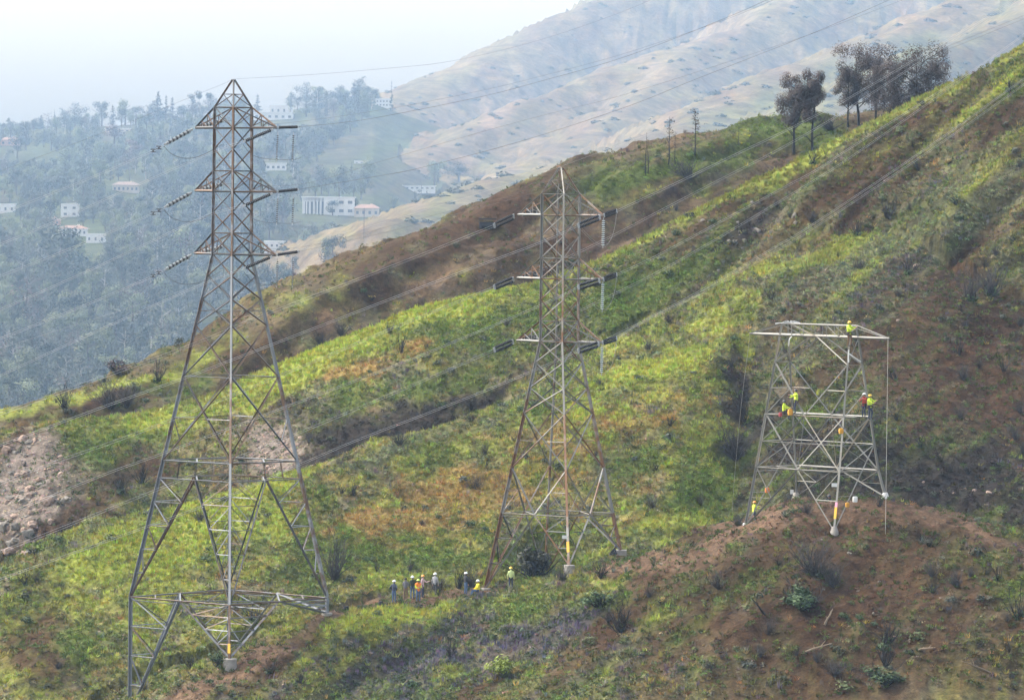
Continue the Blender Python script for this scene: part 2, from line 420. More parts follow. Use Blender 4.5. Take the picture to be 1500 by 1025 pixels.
def simple(name, col, rough=0.7, metal=0.0, noise=0.0, scale=8.0, rnd=0.0):
    m, t, b = new_mat(name)
    b.inputs['Roughness'].default_value = rough
    b.inputs['Metallic'].default_value = metal
    b.inputs['Base Color'].default_value = (*col, 1)
    if noise or rnd:
        tc = t.nodes.new('ShaderNodeTexCoord')
        nz = t.nodes.new('ShaderNodeTexNoise'); nz.inputs['Scale'].default_value = scale; nz.inputs['Detail'].default_value = 5
        t.links.new(tc.outputs['Object'], nz.inputs['Vector'])
        mr = t.nodes.new('ShaderNodeMapRange')
        mr.inputs['From Min'].default_value = .25; mr.inputs['From Max'].default_value = .75
        mr.inputs['To Min'].default_value = 1 - noise; mr.inputs['To Max'].default_value = 1 + noise
        t.links.new(nz.outputs['Fac'], mr.inputs['Value'])
        fac = mr.outputs['Result']
        if rnd:
            oi = t.nodes.new('ShaderNodeObjectInfo')
            m2_ = t.nodes.new('ShaderNodeMapRange'); m2_.inputs['To Min'].default_value = 1 - rnd; m2_.inputs['To Max'].default_value = 1 + rnd
            t.links.new(oi.outputs['Random'], m2_.inputs['Value'])
            mu = t.nodes.new('ShaderNodeMath'); mu.operation = 'MULTIPLY'
            t.links.new(fac, mu.inputs[0]); t.links.new(m2_.outputs['Result'], mu.inputs[1]); fac = mu.outputs[0]
        mx = t.nodes.new('ShaderNodeVectorMath'); mx.operation = 'SCALE'; mx.inputs[0].default_value = col
        t.links.new(fac, mx.inputs['Scale'])
        t.links.new(mx.outputs['Vector'], b.inputs['Base Color'])
    return m


def ground_mat(name, s1, s2, bump):
    m, t, b = new_mat(name)
    b.inputs['Roughness'].default_value = 1.0
    b.inputs['Specular IOR Level'].default_value = 0.1
    at_ = t.nodes.new('ShaderNodeAttribute'); at_.attribute_name = 'tone'
    tc = t.nodes.new('ShaderNodeTexCoord')
    f = None
    for sc, lo, hi in ((s1, .45, 1.5), (s2, .6, 1.4)):
        nz = t.nodes.new('ShaderNodeTexNoise'); nz.inputs['Scale'].default_value = sc; nz.inputs['Detail'].default_value = 6; nz.inputs['Roughness'].default_value = .65
        t.links.new(tc.outputs['Object'], nz.inputs['Vector'])
        mr = t.nodes.new('ShaderNodeMapRange'); mr.inputs['From Min'].default_value = .3; mr.inputs['From Max'].default_value = .7
        mr.inputs['To Min'].default_value = lo; mr.inputs['To Max'].default_value = hi
        t.links.new(nz.outputs['Fac'], mr.inputs['Value'])
        if f is None:
            f = mr.outputs['Result']; first = nz
        else:
            mu = t.nodes.new('ShaderNodeMath'); mu.operation = 'MULTIPLY'
            t.links.new(f, mu.inputs[0]); t.links.new(mr.outputs['Result'], mu.inputs[1]); f = mu.outputs[0]
    vs = t.nodes.new('ShaderNodeVectorMath'); vs.operation = 'SCALE'
    t.links.new(at_.outputs['Color'], vs.inputs[0]); t.links.new(f, vs.inputs['Scale'])
    t.links.new(vs.outputs['Vector'], b.inputs['Base Color'])
    bp = t.nodes.new('ShaderNodeBump'); bp.inputs['Strength'].default_value = .6; bp.inputs['Distance'].default_value = bump
    t.links.new(first.outputs['Fac'], bp.inputs['Height']); t.links.new(bp.outputs['Normal'], b.inputs['Normal'])
    return m


M_GROUND = ground_mat('hill_ground', 1.4, 6.0, 0.6)
M_FAR = ground_mat('far_ground', 0.04, 0.22, 8.0)

# ------------------------------------------------------------------ the ground sheets
rows = [300.0]
while rows[-1] < 345: rows.append(rows[-1] + 2.0)
while rows[-1] < 520: rows.append(rows[-1] + 0.40)
while rows[-1] < 650: rows.append(rows[-1] + 0.65)
while rows[-1] < 1500: rows.append(rows[-1] * 1.015)
while rows[-1] < 7500: rows.append(rows[-1] * 1.0042)
rows = np.array(rows)
us = np.concatenate([np.linspace(-.45, -.115, 26)[:-1], np.linspace(-.112, .112, 440), np.linspace(.115, .45, 26)[1:]])
GY, GU = np.meshgrid(rows, us, indexing='ij')
GX = GU * GY
gx, gy = GX.ravel(), GY.ravel()
gzv, grid_rid, gdc = terrain(gx, gy)
gpx, gpy = project(gx, gy, gzv)
CW = cover(gpx, gpy, grid_rid, gdc)
gcol = (CW[:, :, None] * TONE[:, None, :]).sum(0)
var = 1 + 0.35 * fbm(gx / 6.0, gy / 6.0, 77, 4)
gcol *= var[:, None]
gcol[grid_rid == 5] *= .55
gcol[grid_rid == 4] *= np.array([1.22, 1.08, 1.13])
nr, nc = GX.shape
idx = np.arange(nr * nc).reshape(nr, nc)
quads = np.stack([idx[:-1, :-1], idx[:-1, 1:], idx[1:, 1:], idx[1:, :-1]], -1).reshape(-1, 4)
qr = grid_rid[quads]
qrid = np.sort(qr, 1)[:, 1]


def np_mesh(name, verts, faces, nside):
    me = bpy.data.meshes.new(name)
    nv, nf = len(verts), len(faces)
    me.vertices.add(nv); me.vertices.foreach_set('co', np.ascontiguousarray(verts, np.float32).ravel())
    me.loops.add(nf * nside); me.loops.foreach_set('vertex_index', np.ascontiguousarray(faces, np.int32).ravel())
    me.polygons.add(nf); me.polygons.foreach_set('loop_start', np.arange(0, nf * nside, nside, dtype=np.int32))
    me.update(calc_edges=True)
    return me


def link(o, parent=None):
    COL.objects.link(o)
    if parent is not None:
        o.parent = parent
    return o


V3 = np.stack([gx, gy, gzv], 1)
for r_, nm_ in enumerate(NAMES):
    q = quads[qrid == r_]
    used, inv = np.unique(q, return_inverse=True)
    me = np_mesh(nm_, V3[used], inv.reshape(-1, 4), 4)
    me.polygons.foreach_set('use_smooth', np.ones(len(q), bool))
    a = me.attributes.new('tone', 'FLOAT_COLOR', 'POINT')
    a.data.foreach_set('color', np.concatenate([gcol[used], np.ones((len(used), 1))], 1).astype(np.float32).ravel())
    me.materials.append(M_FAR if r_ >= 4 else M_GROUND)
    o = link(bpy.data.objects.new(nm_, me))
    o['kind'] = 'structure'
# the plain under and around the hills
pl = np_mesh('ground', np.array([(-3450, -150, -100), (3450, -150, -100), (3450, 7600, -100), (-3450, 7600, -100)]), np.array([[0, 1, 2, 3]]), 4)
a = pl.attributes.new('tone', 'FLOAT_COLOR', 'POINT'); a.data.foreach_set('color', np.tile([.12, .12, .06, 1], 4).astype(np.float32))
pl.materials.append(M_FAR)
go = link(bpy.data.objects.new('ground', pl)); go['kind'] = 'structure'

# ------------------------------------------------------------------ haze
hv = np.array([(x, y, z) for z in (-102, 520) for y in (-160, 7610) for x in (-3480, 3480)], float)
hf = np.array([[0, 2, 3, 1], [4, 5, 7, 6], [0, 1, 5, 4], [2, 6, 7, 3], [0, 4, 6, 2], [1, 3, 7, 5]])
hm = np_mesh('haze', hv, hf, 4)
mh = bpy.data.materials.new('haze'); mh.use_nodes = True
t = mh.node_tree; t.nodes.clear()
out = t.nodes.new('ShaderNodeOutputMaterial'); pv = t.nodes.new('ShaderNodeVolumePrincipled')
pv.inputs['Color'].default_value = (0.44, 0.67, 1.0, 1)
pv.inputs['Absorption Color'].default_value = (1, 1, 1, 1)
pv.inputs['Density'].default_value = 0.000074
pv.inputs['Anisotropy'].default_value = 0.0
t.links.new(pv.outputs['Volume'], out.inputs['Volume'])
hm.materials.append(mh)
ho = link(bpy.data.objects.new('haze', hm)); ho['kind'] = 'stuff'

# ------------------------------------------------------------------ ground cover: tufts, flowers, litter (nobody could count these)
def tuft_mesh(name, kind, seed):
    r = random.Random(seed)
    vs, fs = [], []

    def tri(a, b, c):
        i = len(vs); vs.extend((a, b, c)); fs.append((i, i + 1, i + 2))

    if kind == 'grass':
        for _ in range(15):
            a = r.uniform(0, 6.283); d = r.uniform(0, .42); h = r.uniform(.35, 1.0); wd = r.uniform(.05, .11)
            b = r.uniform(0, 6.283); ln = r.uniform(.1, .5)
            x, y = d * math.cos(a), d * math.sin(a)
            tx, ty = x + ln * math.cos(a + r.uniform(-.7, .7)), y + ln * math.sin(a + r.uniform(-.7, .7))
            tri((x - wd * math.cos(b), y - wd * math.sin(b), -.12), (x + wd * math.cos(b), y + wd * math.sin(b), -.12), (tx, ty, h))
    elif kind == 'leafy':
        for _ in range(26):
            a = r.uniform(0, 6.283); el = r.uniform(.0, 1.4); d = r.uniform(.3, .6)
            c = Vector((d * math.cos(a) * math.cos(el), d * math.sin(a) * math.cos(el), .1 + .75 * d * math.sin(el) / .6))
            u = Vector((r.uniform(-1, 1), r.uniform(-1, 1), r.uniform(-.6, .9))).normalized() * r.uniform(.10, .22)
            v = Vector((r.uniform(-1, 1), r.uniform(-1, 1), r.uniform(-.6, .9))).normalized() * r.uniform(.08, .16)
            tri(tuple(c - u), tuple(c + u * .6 + v), tuple(c + u - v))
    elif kind == 'spikes':
        for _ in range(13):
            a = r.uniform(0, 6.283); d = r.uniform(0, .5); h = r.uniform(.5, 1.0); wd = r.uniform(.045, .08)
            x, y = d * math.cos(a), d * math.sin(a); b = r.uniform(0, 6.283)
            cx, cy = wd * math.cos(b), wd * math.sin(b)
            tri((x - cx, y - cy, h * .35), (x + cx, y + cy, h * .35), (x * 1.2, y * 1.2, h))
            tri((x + cx, y + cy, h * .35), (x - cx, y - cy, h * .35), (x, y, -.1))
    elif kind == 'clods':
        for _ in range(5):
            a = r.uniform(0, 6.283); d = r.uniform(0, .7); s = r.uniform(.12, .3)
            c = Vector((d * math.cos(a), d * math.sin(a), 0))
            p = [c + Vector((s * math.cos(q) * r.uniform(.6, 1.2), s * math.sin(q) * r.uniform(.6, 1.2), -.08)) for q in (0, 1.6, 3.1, 4.7)]
            tp = c + Vector((r.uniform(-.1, .1), r.uniform(-.1, .1), s * r.uniform(.5, .9)))
            for k in range(4):
                tri(tuple(p[k]), tuple(p[(k + 1) % 4]), tuple(tp))
    me = bpy.data.meshes.new(name)
    me.from_pydata([tuple(v) for v in vs], [], fs)
    return me


m, t, b = new_mat('cover_tint')
b.inputs['Roughness'].default_value = .85; b.inputs['Specular IOR Level'].default_value = .15
a_ = t.nodes.new('ShaderNodeAttribute'); a_.attribute_type = 'INSTANCER'; a_.attribute_name = 'tint'
t.links.new(a_.outputs['Color'], b.inputs['Base Color'])
M_TINT = m


def scatter(name, source, P, rot, scl, tint, mat=None):
    """one ground cover object: a point cloud mesh that carries copies of the source on its points"""
    me = bpy.data.meshes.new(name)
    n = len(P)
    me.vertices.add(n); me.vertices.foreach_set('co', P.astype(np.float32).ravel())
    for an, ty, dat, key in (('rot', 'FLOAT_VECTOR', rot, 'vector'), ('scl', 'FLOAT_VECTOR', scl, 'vector')):
        a = me.attributes.new(an, ty, 'POINT'); a.data.foreach_set(key, dat.astype(np.float32).ravel())
    a = me.attributes.new('tint', 'FLOAT_COLOR', 'POINT')
    a.data.foreach_set('color', np.concatenate([tint, np.ones((n, 1))], 1).astype(np.float32).ravel())
    me.update()
    o = link(bpy.data.objects.new(name, me))
    o['kind'] = 'stuff'
    src = bpy.data.objects.new(name + '_source', source)
    ng = bpy.data.node_groups.new(name, 'GeometryNodeTree')
    ng.interface.new_socket('Geometry', in_out='INPUT', socket_type='NodeSocketGeometry')
    ng.interface.new_socket('Geometry', in_out='OUTPUT', socket_type='NodeSocketGeometry')
    N, Lk = ng.nodes, ng.links
    gi, go_ = N.new('NodeGroupInput'), N.new('NodeGroupOutput')
    iop = N.new('GeometryNodeInstanceOnPoints'); oi = N.new('GeometryNodeObjectInfo'); oi.inputs['Object'].default_value = src
    oi.inputs['As Instance'].default_value = True
    na = N.new('GeometryNodeInputNamedAttribute'); na.data_type = 'FLOAT_VECTOR'; na.inputs['Name'].default_value = 'rot'
    nb = N.new('GeometryNodeInputNamedAttribute'); nb.data_type = 'FLOAT_VECTOR'; nb.inputs['Name'].default_value = 'scl'
    er = N.new('FunctionNodeEulerToRotation')
    Lk.new(gi.outputs[0], iop.inputs['Points']); Lk.new(oi.outputs['Geometry'], iop.inputs['Instance'])
    Lk.new(na.outputs[0], er.inputs[0]); Lk.new(er.outputs[0], iop.inputs['Rotation']); Lk.new(nb.outputs[0], iop.inputs['Scale'])
    Lk.new(iop.outputs[0], go_.inputs[0])
    md = o.modifiers.new('scatter', 'NODES'); md.node_group = ng
    return o


def sample_ground(n, y0, y1, umax=.126):
    U = rng.uniform(-umax, umax, n)
    Y = np.sqrt(rng.uniform(y0 * y0, y1 * y1, n))
    X = U * Y
    z, rid, dc = terrain(X, Y)
    e = .5
    zy = terrain(X, Y + e)[0]; zx = terrain(X + e, Y)[0]
    sy, sx = (zy - z) / e, (zx - z) / e
    facing = sy * 1.0 - z / Y > -.12              # turned towards the valley the picture was taken from
    px, py = project(X, Y, z)
    keep = facing & (px > -190) & (px < 1690) & (py < 1060)
    return [a[keep] for a in (X, Y, z, rid, dc, px, py, sx, sy)]


def spread(n, y0, y1):
    X, Y, z, rid, dc, px, py, sx, sy = sample_ground(n, y0, y1)
    W = cover(px, py, rid, dc)
    cum = W.cumsum(0)
    ch = (rng.uniform(0, 1, len(X))[None] > cum).sum(0).clip(0, 8)
    return X, Y, z, rid, px, py, ch


parts = [spread(242000, 342, 520), spread(43000, 520, 640)]
X, Y, Z, RD, PX_, PY_, CHN = [np.concatenate([p[i] for p in parts]) for i in range(7)]
nT = len(X)
TT = np.array([
    (0.120, 0.168, 0.030), (0.330, 0.365, 0.056), (0.350, 0.235, 0.075), (0.062, 0.034, 0.018),
    (0.028, 0.023, 0.020), (0.120, 0.100, 0.160), (0.300, 0.230, 0.180), (0.165, 0.175, 0.090), (0.120, 0.076, 0.046)]) * 1.0
Wc = np.concatenate([cover(PX_, PY_, RD, np.full(nT, 9.0))], 0)
tint = (.5 * TT[CHN] + .5 * (Wc[:, :, None] * TT[:, None, :]).sum(0)) * rng.uniform(.55, 1.4, (nT, 1)) * (1 + .14 * rng.standard_normal((nT, 3)).clip(-1.5, 1.5))
kindp = rng.uniform(0, 1, nT)
size = rng.uniform(.55, 1.25, nT) * np.where(Y > 520, 1.1, 1.0)
rotv = np.stack([rng.uniform(-.3, .3, nT), rng.uniform(-.3, .3, nT), rng.uniform(0, 6.283, nT)], 1)
# soil carries few plants: clods and dry tufts; some green seedlings
soil = (CHN == 3) | (CHN == 6) | (CHN == 8)
seed_ = soil & (kindp < .13)
tint[seed_] = np.array([.055, .085, .022]) * rng.uniform(.6, 1.5, (seed_.sum(), 1))
sel = {
    'grass': ((CHN == 0) & (kindp < .45)) | (CHN == 1) & (kindp < .72) | (CHN == 2) | (CHN == 7) & (kindp < .5) | seed_ & (kindp < .06),
    'leafy': ((CHN == 0) & (kindp >= .45)) | (CHN == 7) & (kindp >= .5) | (CHN == 4) & (kindp < .35) | (CHN == 5) & (kindp < .45) | seed_ & (kindp >= .06),
    'spikes': (CHN == 5) & (kindp >= .45) | (CHN == 1) & (kindp >= .72),
    'clods': soil & (kindp > .62) | (CHN == 4) & (kindp >= .7),
}
dark = (CHN == 0) & (kindp > .86)
tint[dark] *= .6
cl = (CHN == 5) & (kindp < .45)
tint[cl] = np.array([.05, .07, .03]) * rng.uniform(.6, 1.4, (cl.sum(), 1))
base_s = {'grass': (.40, .30), 'leafy': (.44, .33), 'spikes': (.34, .40), 'clods': (.34, .34)}
names = {'grass': 'grass', 'leafy': 'undergrowth', 'spikes': 'wildflowers', 'clods': 'rubble'}
for kd, msk in sel.items():
    for v in range(2):
        mk = msk & ((np.arange(nT) % 2) == v)
        me = tuft_mesh(names[kd] + '_tuft', kd, 50 + v); me.materials.append(M_TINT)
        s_ = size[mk]
        sc3 = np.stack([s_ * base_s[kd][0], s_ * base_s[kd][0], s_ * base_s[kd][1] * rng.uniform(.7, 1.35, mk.sum())], 1)
        scatter(names[kd], me, np.stack([X[mk], Y[mk], Z[mk]], 1), rotv[mk], sc3, tint[mk])

# ------------------------------------------------------------------ helpers for things
def put(o, label=None, cat=None, group=None, kind=None):
    if label: o['label'] = label
    if cat: o['category'] = cat
    if group: o['group'] = group
    if kind: o['kind'] = kind
    return o


def empty(name, loc, label=None, cat=None, group=None, rz=0.0, parent=None):
    o = bpy.data.objects.new(name, None)
    o.location = loc; o.rotation_euler = (0, 0, rz); o.empty_display_size = .3
    link(o, parent)
    return put(o, label, cat, group)


def mesh_obj(name, me, parent=None, loc=(0, 0, 0)):
    o = bpy.data.objects.new(name, me); o.location = loc
    return link(o, parent)


def from_bm(name, bm, mats, smooth=False):
    me = bpy.data.meshes.new(name)
    bmesh.ops.recalc_face_normals(bm, faces=bm.faces[:])
    bm.to_mesh(me); bm.free()
    for m_ in (mats if isinstance(mats, (list, tuple)) else [mats]):
        me.materials.append(m_)
    if smooth:
        me.polygons.foreach_set('use_smooth', np.ones(len(me.polygons), bool))
    return me


def bm_tube(bm, pts, rad, sides=5, cap=True, mat=0):
    """a tube along pts; rad a number or a list"""
    n = len(pts)
    rings = []
    prev = None
    for i, p in enumerate(pts):
        p = Vector(p)
        d = (Vector(pts[min(i + 1, n - 1)]) - Vector(pts[max(i - 1, 0)])).normalized()
        if prev is None:
            u = d.cross(Vector((0, 0, 1)))
            if u.length < .05: u = d.cross(Vector((1, 0, 0)))
        else:
            u = prev - d * prev.dot(d)
        u.normalize(); prev = u
        v = d.cross(u)
        r_ = rad[i] if isinstance(rad, (list, tuple)) else rad
        rings.append([bm.verts.new(p + (u * math.cos(6.28318 * k / sides) + v * math.sin(6.28318 * k / sides)) * r_) for k in range(sides)])
    for a_, b_ in zip(rings[:-1], rings[1:]):
        for k in range(sides):
            f = bm.faces.new((a_[k], a_[(k + 1) % sides], b_[(k + 1) % sides], b_[k])); f.material_index = mat
    if cap:
        for rg in (rings[0], rings[-1]):
            f = bm.faces.new(rg); f.material_index = mat


def bm_box(bm, c, s, mat=0, rot=None):
    c = Vector(c)
    vs = []
    for dz in (-.5, .5):
        for dx, dy in ((-.5, -.5), (.5, -.5), (.5, .5), (-.5, .5)):
            v = Vector((dx * s[0], dy * s[1], dz * s[2]))
            if rot is not None: v = rot @ v
            vs.append(bm.verts.new(c + v))
    for f in ((3, 2, 1, 0), (4, 5, 6, 7), (0, 1, 5, 4), (1, 2, 6, 5), (2, 3, 7, 6), (3, 0, 4, 7)):
        bm.faces.new([vs[i] for i in f]).material_index = mat


def bm_lathe(bm, prof, axis_o, axis_d, sides=8, mat=0):
    """prof: [(distance along axis, radius)]"""
    d = Vector(axis_d).normalized()
    u = d.cross(Vector((0, 0, 1)))
    if u.length < .05: u = d.cross(Vector((1, 0, 0)))
    u.normalize(); v = d.cross(u)
    rings = []
    for (s_, r_) in prof:
        rings.append([bm.verts.new(Vector(axis_o) + d * s_ + (u * math.cos(6.28318 * k / sides) + v * math.sin(6.28318 * k / sides)) * max(r_, 1e-4)) for k in range(sides)])
    for a_, b_ in zip(rings[:-1], rings[1:]):
        for k in range(sides):
            bm.faces.new((a_[k], a_[(k + 1) % sides], b_[(k + 1) % sides], b_[k])).material_index = mat
    bm.faces.new(rings[0]).material_index = mat; bm.faces.new(rings[-1]).material_index = mat


# ------------------------------------------------------------------ steel
def steel(name, base, rust, amount):
    m, t, b = new_mat(name)
    b.inputs['Roughness'].default_value = .6; b.inputs['Metallic'].default_value = .15
    oi = t.nodes.new('ShaderNodeObjectInfo'); geo = t.nodes.new('ShaderNodeNewGeometry')
    nz = t.nodes.new('ShaderNodeTexNoise'); nz.inputs['Scale'].default_value = .55; nz.inputs['Detail'].default_value = 5; nz.inputs['Roughness'].default_value = .7
    t.links.new(geo.outputs['Position'], nz.inputs['Vector'])
    ad = t.nodes.new('ShaderNodeMath'); ad.operation = 'MULTIPLY_ADD'; ad.inputs[1].default_value = .42
    t.links.new(oi.outputs['Random'], ad.inputs[0]); t.links.new(nz.outputs['Fac'], ad.inputs[2])
    mr = t.nodes.new('ShaderNodeMapRange'); mr.inputs['From Min'].default_value = 1.02 - amount; mr.inputs['From Max'].default_value = 1.18 - amount
    t.links.new(ad.outputs[0], mr.inputs['Value'])
    sc = t.nodes.new('ShaderNodeMapRange'); sc.inputs['To Min'].default_value = .62; sc.inputs['To Max'].default_value = 1.12
    t.links.new(oi.outputs['Random'], sc.inputs['Value'])
    vs = t.nodes.new('ShaderNodeVectorMath'); vs.operation = 'SCALE'; vs.inputs[0].default_value = base
    t.links.new(sc.outputs['Result'], vs.inputs['Scale'])
    mx = t.nodes.new('ShaderNodeMix'); mx.data_type = 'RGBA'
    t.links.new(mr.outputs['Result'], mx.inputs['Factor']); t.links.new(vs.outputs['Vector'], mx.inputs['A'])
    mx.inputs['B'].default_value = (*rust, 1)
    t.links.new(mx.outputs['Result'], b.inputs['Base Color'])
    return m


M_STEEL_GREY = steel('galvanised_grey_steel', (.20, .215, .235), (.105, .060, .034), .30)
M_STEEL_BROWN = steel('rust_stained_steel', (.062, .063, .066), (.105, .060, .034), .36)
M_STEEL_RUST = steel('weathered_rusty_steel', (.25, .245, .225), (.16, .078, .034), .33)
M_STEEL_LIGHT = steel('bare_pale_steel', (.215, .21, .185), (.22, .18, .13), .2)
M_CONC = simple('concrete', (.26, .24, .21), .9, noise=.25, scale=3)
M_YEL = simple('yellow_guard', (.62, .36, .03), .6)
M_WHITE = simple('white_plate', (.6, .6, .58), .5)
M_POLY = simple('dark_insulator', (.013, .013, .016), .45)
M_PORC = simple('grey_porcelain', (.30, .33, .35), .35)
M_GLASSW = simple('pale_glass_insulator', (.50, .58, .60), .25)
M_FIT = simple('galvanised_fitting', (.34, .35, .36), .5, metal=.4)
M_ALU = simple('aluminium_wire', (.34, .34, .34), .55, metal=.2)
M_DARKW = simple('dark_wire', (.055, .057, .062), .6)
M_ROPE = simple('pale_rope', (.40, .39, .36), .9)


def angle_mesh(name, mat):
    """a rolled steel angle, one unit long along z, legs of one unit"""
    tk = .16
    pr = [(-.5, -.5), (.5, -.5), (.5, -.5 + tk), (-.5 + tk, -.5 + tk), (-.5 + tk, .5), (-.5, .5)]
    vs = [(x, y, z) for z in (0, 1) for x, y in pr]
    fs = [(i, (i + 1) % 6, (i + 1) % 6 + 6, i + 6) for i in range(6)] + [(5, 4, 3, 2, 1, 0), (6, 7, 8, 9, 10, 11)]
    me = bpy.data.meshes.new(name)
    me.from_pydata(vs, [], fs); me.materials.append(mat)
    return me


class Lattice:
    def __init__(self, root, centre):
        self.root, self.c, self.cache = root, centre, {}

    def bar(self, name, a, b, wd, mat, parent=None, origin=None):
        a, b = Vector(a), Vector(b)
        me = self.cache.get((name, mat.name))
        if me is None:
            me = self.cache[(name, mat.name)] = angle_mesh(name, mat)
        d = b - a
        z = d.normalized()
        out = (a + b) / 2 - self.c; out.z = 0
        if out.length < .05: out = Vector((0, 1, 0))
        x = out - z * out.dot(z)
        if x.length < 1e-3: x = z.cross(Vector((1, 0, 0)))
        x.normalize(); y = z.cross(x)
        # heel of the angle points outwards
        x2, y2 = (-x - y).normalized(), (-x + y).normalized()
        y2 = z.cross(x2)
        o = bpy.data.objects.new(name, me)
        R3 = Matrix((x2, y2, z)).transposed().to_4x4()
        base = self.root.location if origin is None else origin
        wd *= .84
        o.matrix_local = Matrix.Translation(a - Vector(base)) @ R3 @ Matrix.Diagonal((wd, wd, d.length, 1))
        COL.objects.link(o); o.parent = parent if parent is not None else self.root
        o.matrix_parent_inverse = Matrix.Identity(4)
        return o


def lerp(a, b, t):
    return Vector(a) + (Vector(b) - Vector(a)) * t


class Pylon(Lattice):
    def __init__(self, T, label, prof):
        self.T = T
        self.prof = prof                   # [(z, half diagonal)] from the top down
        c = Vector((T['cx'], T['Y'], 0))
        zb = min(f.z for f in T['feet'])
        root = empty('transmission_tower', (c.x, c.y, zb), label, 'transmission tower')
        super().__init__(root, c)

    def hd(self, z):
        P = self.prof
        for (z0, h0), (z1, h1) in zip(P[:-1], P[1:]):
            if z <= z0 and z >= z1:
                return h0 + (h1 - h0) * (z0 - z) / (z0 - z1)
        return P[-1][1] if z < P[-1][0] else P[0][1]

    def C(self, k, z):
        x, y = corner_xy(self.T, k % 4, self.hd(z))
        return Vector((x, y, z))

    def xpanel(self, za, zb, wd, mats):
        for k in range(4):
            m_ = mats[k % len(mats)]
            self.bar('brace', self.C(k, za), self.C(k + 1, zb), wd, m_)
            self.bar('brace', self.C(k + 1, za), self.C(k, zb), wd, mats[(k + 1) % len(mats)])

    def ring(self, z, wd, mat, name='horizontal_strut'):
        for k in range(4):
            self.bar(name, self.C(k, z), self.C(k + 1, z), wd, mat)

    def legs(self, zs, wds, mat):
        for k in range(4):
            for (za, zb, wd) in zip(zs[:-1], zs[1:], wds):
                self.bar('leg', self.C(k, za), self.C(k, zb), wd, mat)

    def kbrace(self, zt, zb, feet, wd, rungs, mat, mat2, legtop=None):
        """inverted V on each face from the middle of the upper ring down to the two corners, stiffened by rungs"""
        for k in range(4):
            mid = (self.C(k, zt) + self.C(k + 1, zt)) / 2
            for kk in (k, (k + 1) % 4):
                lo = feet[kk] if feet else self.C(kk, zb)
                self.bar('diagonal_brace', mid, lo, wd, mat)
                top = self.C(kk, zt)
                prev = None
                for i in range(1, rungs + 1):
                    t_ = i / (rungs + 1)
                    a, b_ = lerp(top, lo, t_), lerp(mid, lo, t_)
                    self.bar('rung', a, b_, wd * .55, mat2)
                    q = top if prev is None else prev[0]
                    self.bar('rung', q, b_, wd * .5, mat2)
                    prev = (a, b_)

    def arm(self, zl, zu, side, length, mats, drop=0.0):
        """pyramid crossarm; side +1 on the right face (corners 3, 0), -1 on the left face (corners 1, 2)"""
        k1, k2 = (3, 0) if side > 0 else (1, 2)
        a = self.T['phi'] - math.pi / 4
        A = Vector((math.cos(a), math.sin(a), 0)) * side
        tip = self.c + A * length; tip.z = zl - drop
        arm = empty('crossarm', tip - self.root.location, parent=self.root)
        org = tip
        m0, m1_ = mats
        B = lambda n, p, q, wd, m_: self.bar(n, p, q, wd, m_, arm, org)
        l1, l2, u1, u2 = self.C(k1, zl), self.C(k2, zl), self.C(k1, zu), self.C(k2, zu)
        B('lower_chord', l1, tip, .17, m0); B('lower_chord', l2, tip, .17, m0)
        B('upper_chord', u1, tip, .12, m1_); B('upper_chord', u2, tip, .12, m1_)
        for l_, u_ in ((l1, u1), (l2, u2)):
            for t_ in (.38, .68):
                B('hanger', lerp(l_, tip, t_), lerp(u_, tip, t_), .06, m1_)
            B('arm_brace', lerp(l_, tip, .0), lerp(u_, tip, .38), .07, m1_)
            B('arm_brace', lerp(l_, tip, .38), lerp(u_, tip, .68), .06, m1_)
        for i, t_ in enumerate((.0, .3, .6)):
            B('arm_brace', lerp(l1, tip, t_), lerp(l2, tip, t_ + .3), .07, m0)
            B('arm_brace', lerp(l2, tip, t_), lerp(l1, tip, t_ + .3), .06, m0)
        return tip


def footing(L, f, r_, h, name='concrete_footing', square=False):
    bm = bmesh.new()
    if square:
        bm_box(bm, (0, 0, -h / 2), (r_ * 2, r_ * 1.6, h))
    else:
        bm_lathe(bm, [(0, r_ * .93), (.05, r_), (h, r_)], (0, 0, 0), (0, 0, -1), 14)
    mesh_obj(name, from_bm(name, bm, M_CONC), L.root, f - L.root.location)


def band(L, a, b, t0, t1, wd, mat, name='marker_band'):
    p, q = lerp(a, b, t0), lerp(a, b, t1)
    L.bar(name, p, q, wd, mat)


# ---- the tall tower in front
GB, BR, RS, LT = M_STEEL_GREY, M_STEEL_BROWN, M_STEEL_RUST, M_STEEL_LIGHT
Z1 = lambda py: zof(340, py, 385.0)
prof1 = [(Z1(117), 1.5 * m1), (Z1(157), 27 * m1), (Z1(375), 28.5 * m1), (Z1(874), 144 * m1)]
p1 = Pylon(T1, 'tall grey lattice pylon with brown rusted crossarms, tallest of three, standing on the nearest spur', prof1)
p1.legs([Z1(117), Z1(157)], [.13], BR)
p1.legs([Z1(157), Z1(375), Z1(551), Z1(674), Z1(874)], [.20, .23, .25, .27], GB)
cage = [157, 187, 218.5, 250, 280, 310.5, 341, 372]
for i, (a, b_) in enumerate(zip(cage[:-1], cage[1:])):
    p1.xpanel(Z1(a), Z1(b_), .105, (BR, BR, GB, BR))
for py in (157, 187, 250, 280, 341, 372):
    p1.ring(Z1(py), .12, BR)
p1.ring(Z1(138), .07, BR)
for k in range(4):
    p1.bar('brace', p1.C(k, Z1(138)), p1.C(k + 1, Z1(157)), .07, BR)
    p1.bar('brace', p1.C(k + 1, Z1(138)), p1.C(k, Z1(157)), .07, BR)
    p1.bar('brace', p1.C(k, Z1(157)), p1.C(k + 2, Z1(157)), .07, BR) if k < 2 else None
for a, b_ in ((372, 404), (404, 438), (438, 476), (476, 551), (551, 674)):
    p1.xpanel(Z1(a), Z1(b_), .125, (BR, GB, BR, BR))
p1.ring(Z1(551), .0801, GB)
p1.ring(Z1(455), .06, GB)
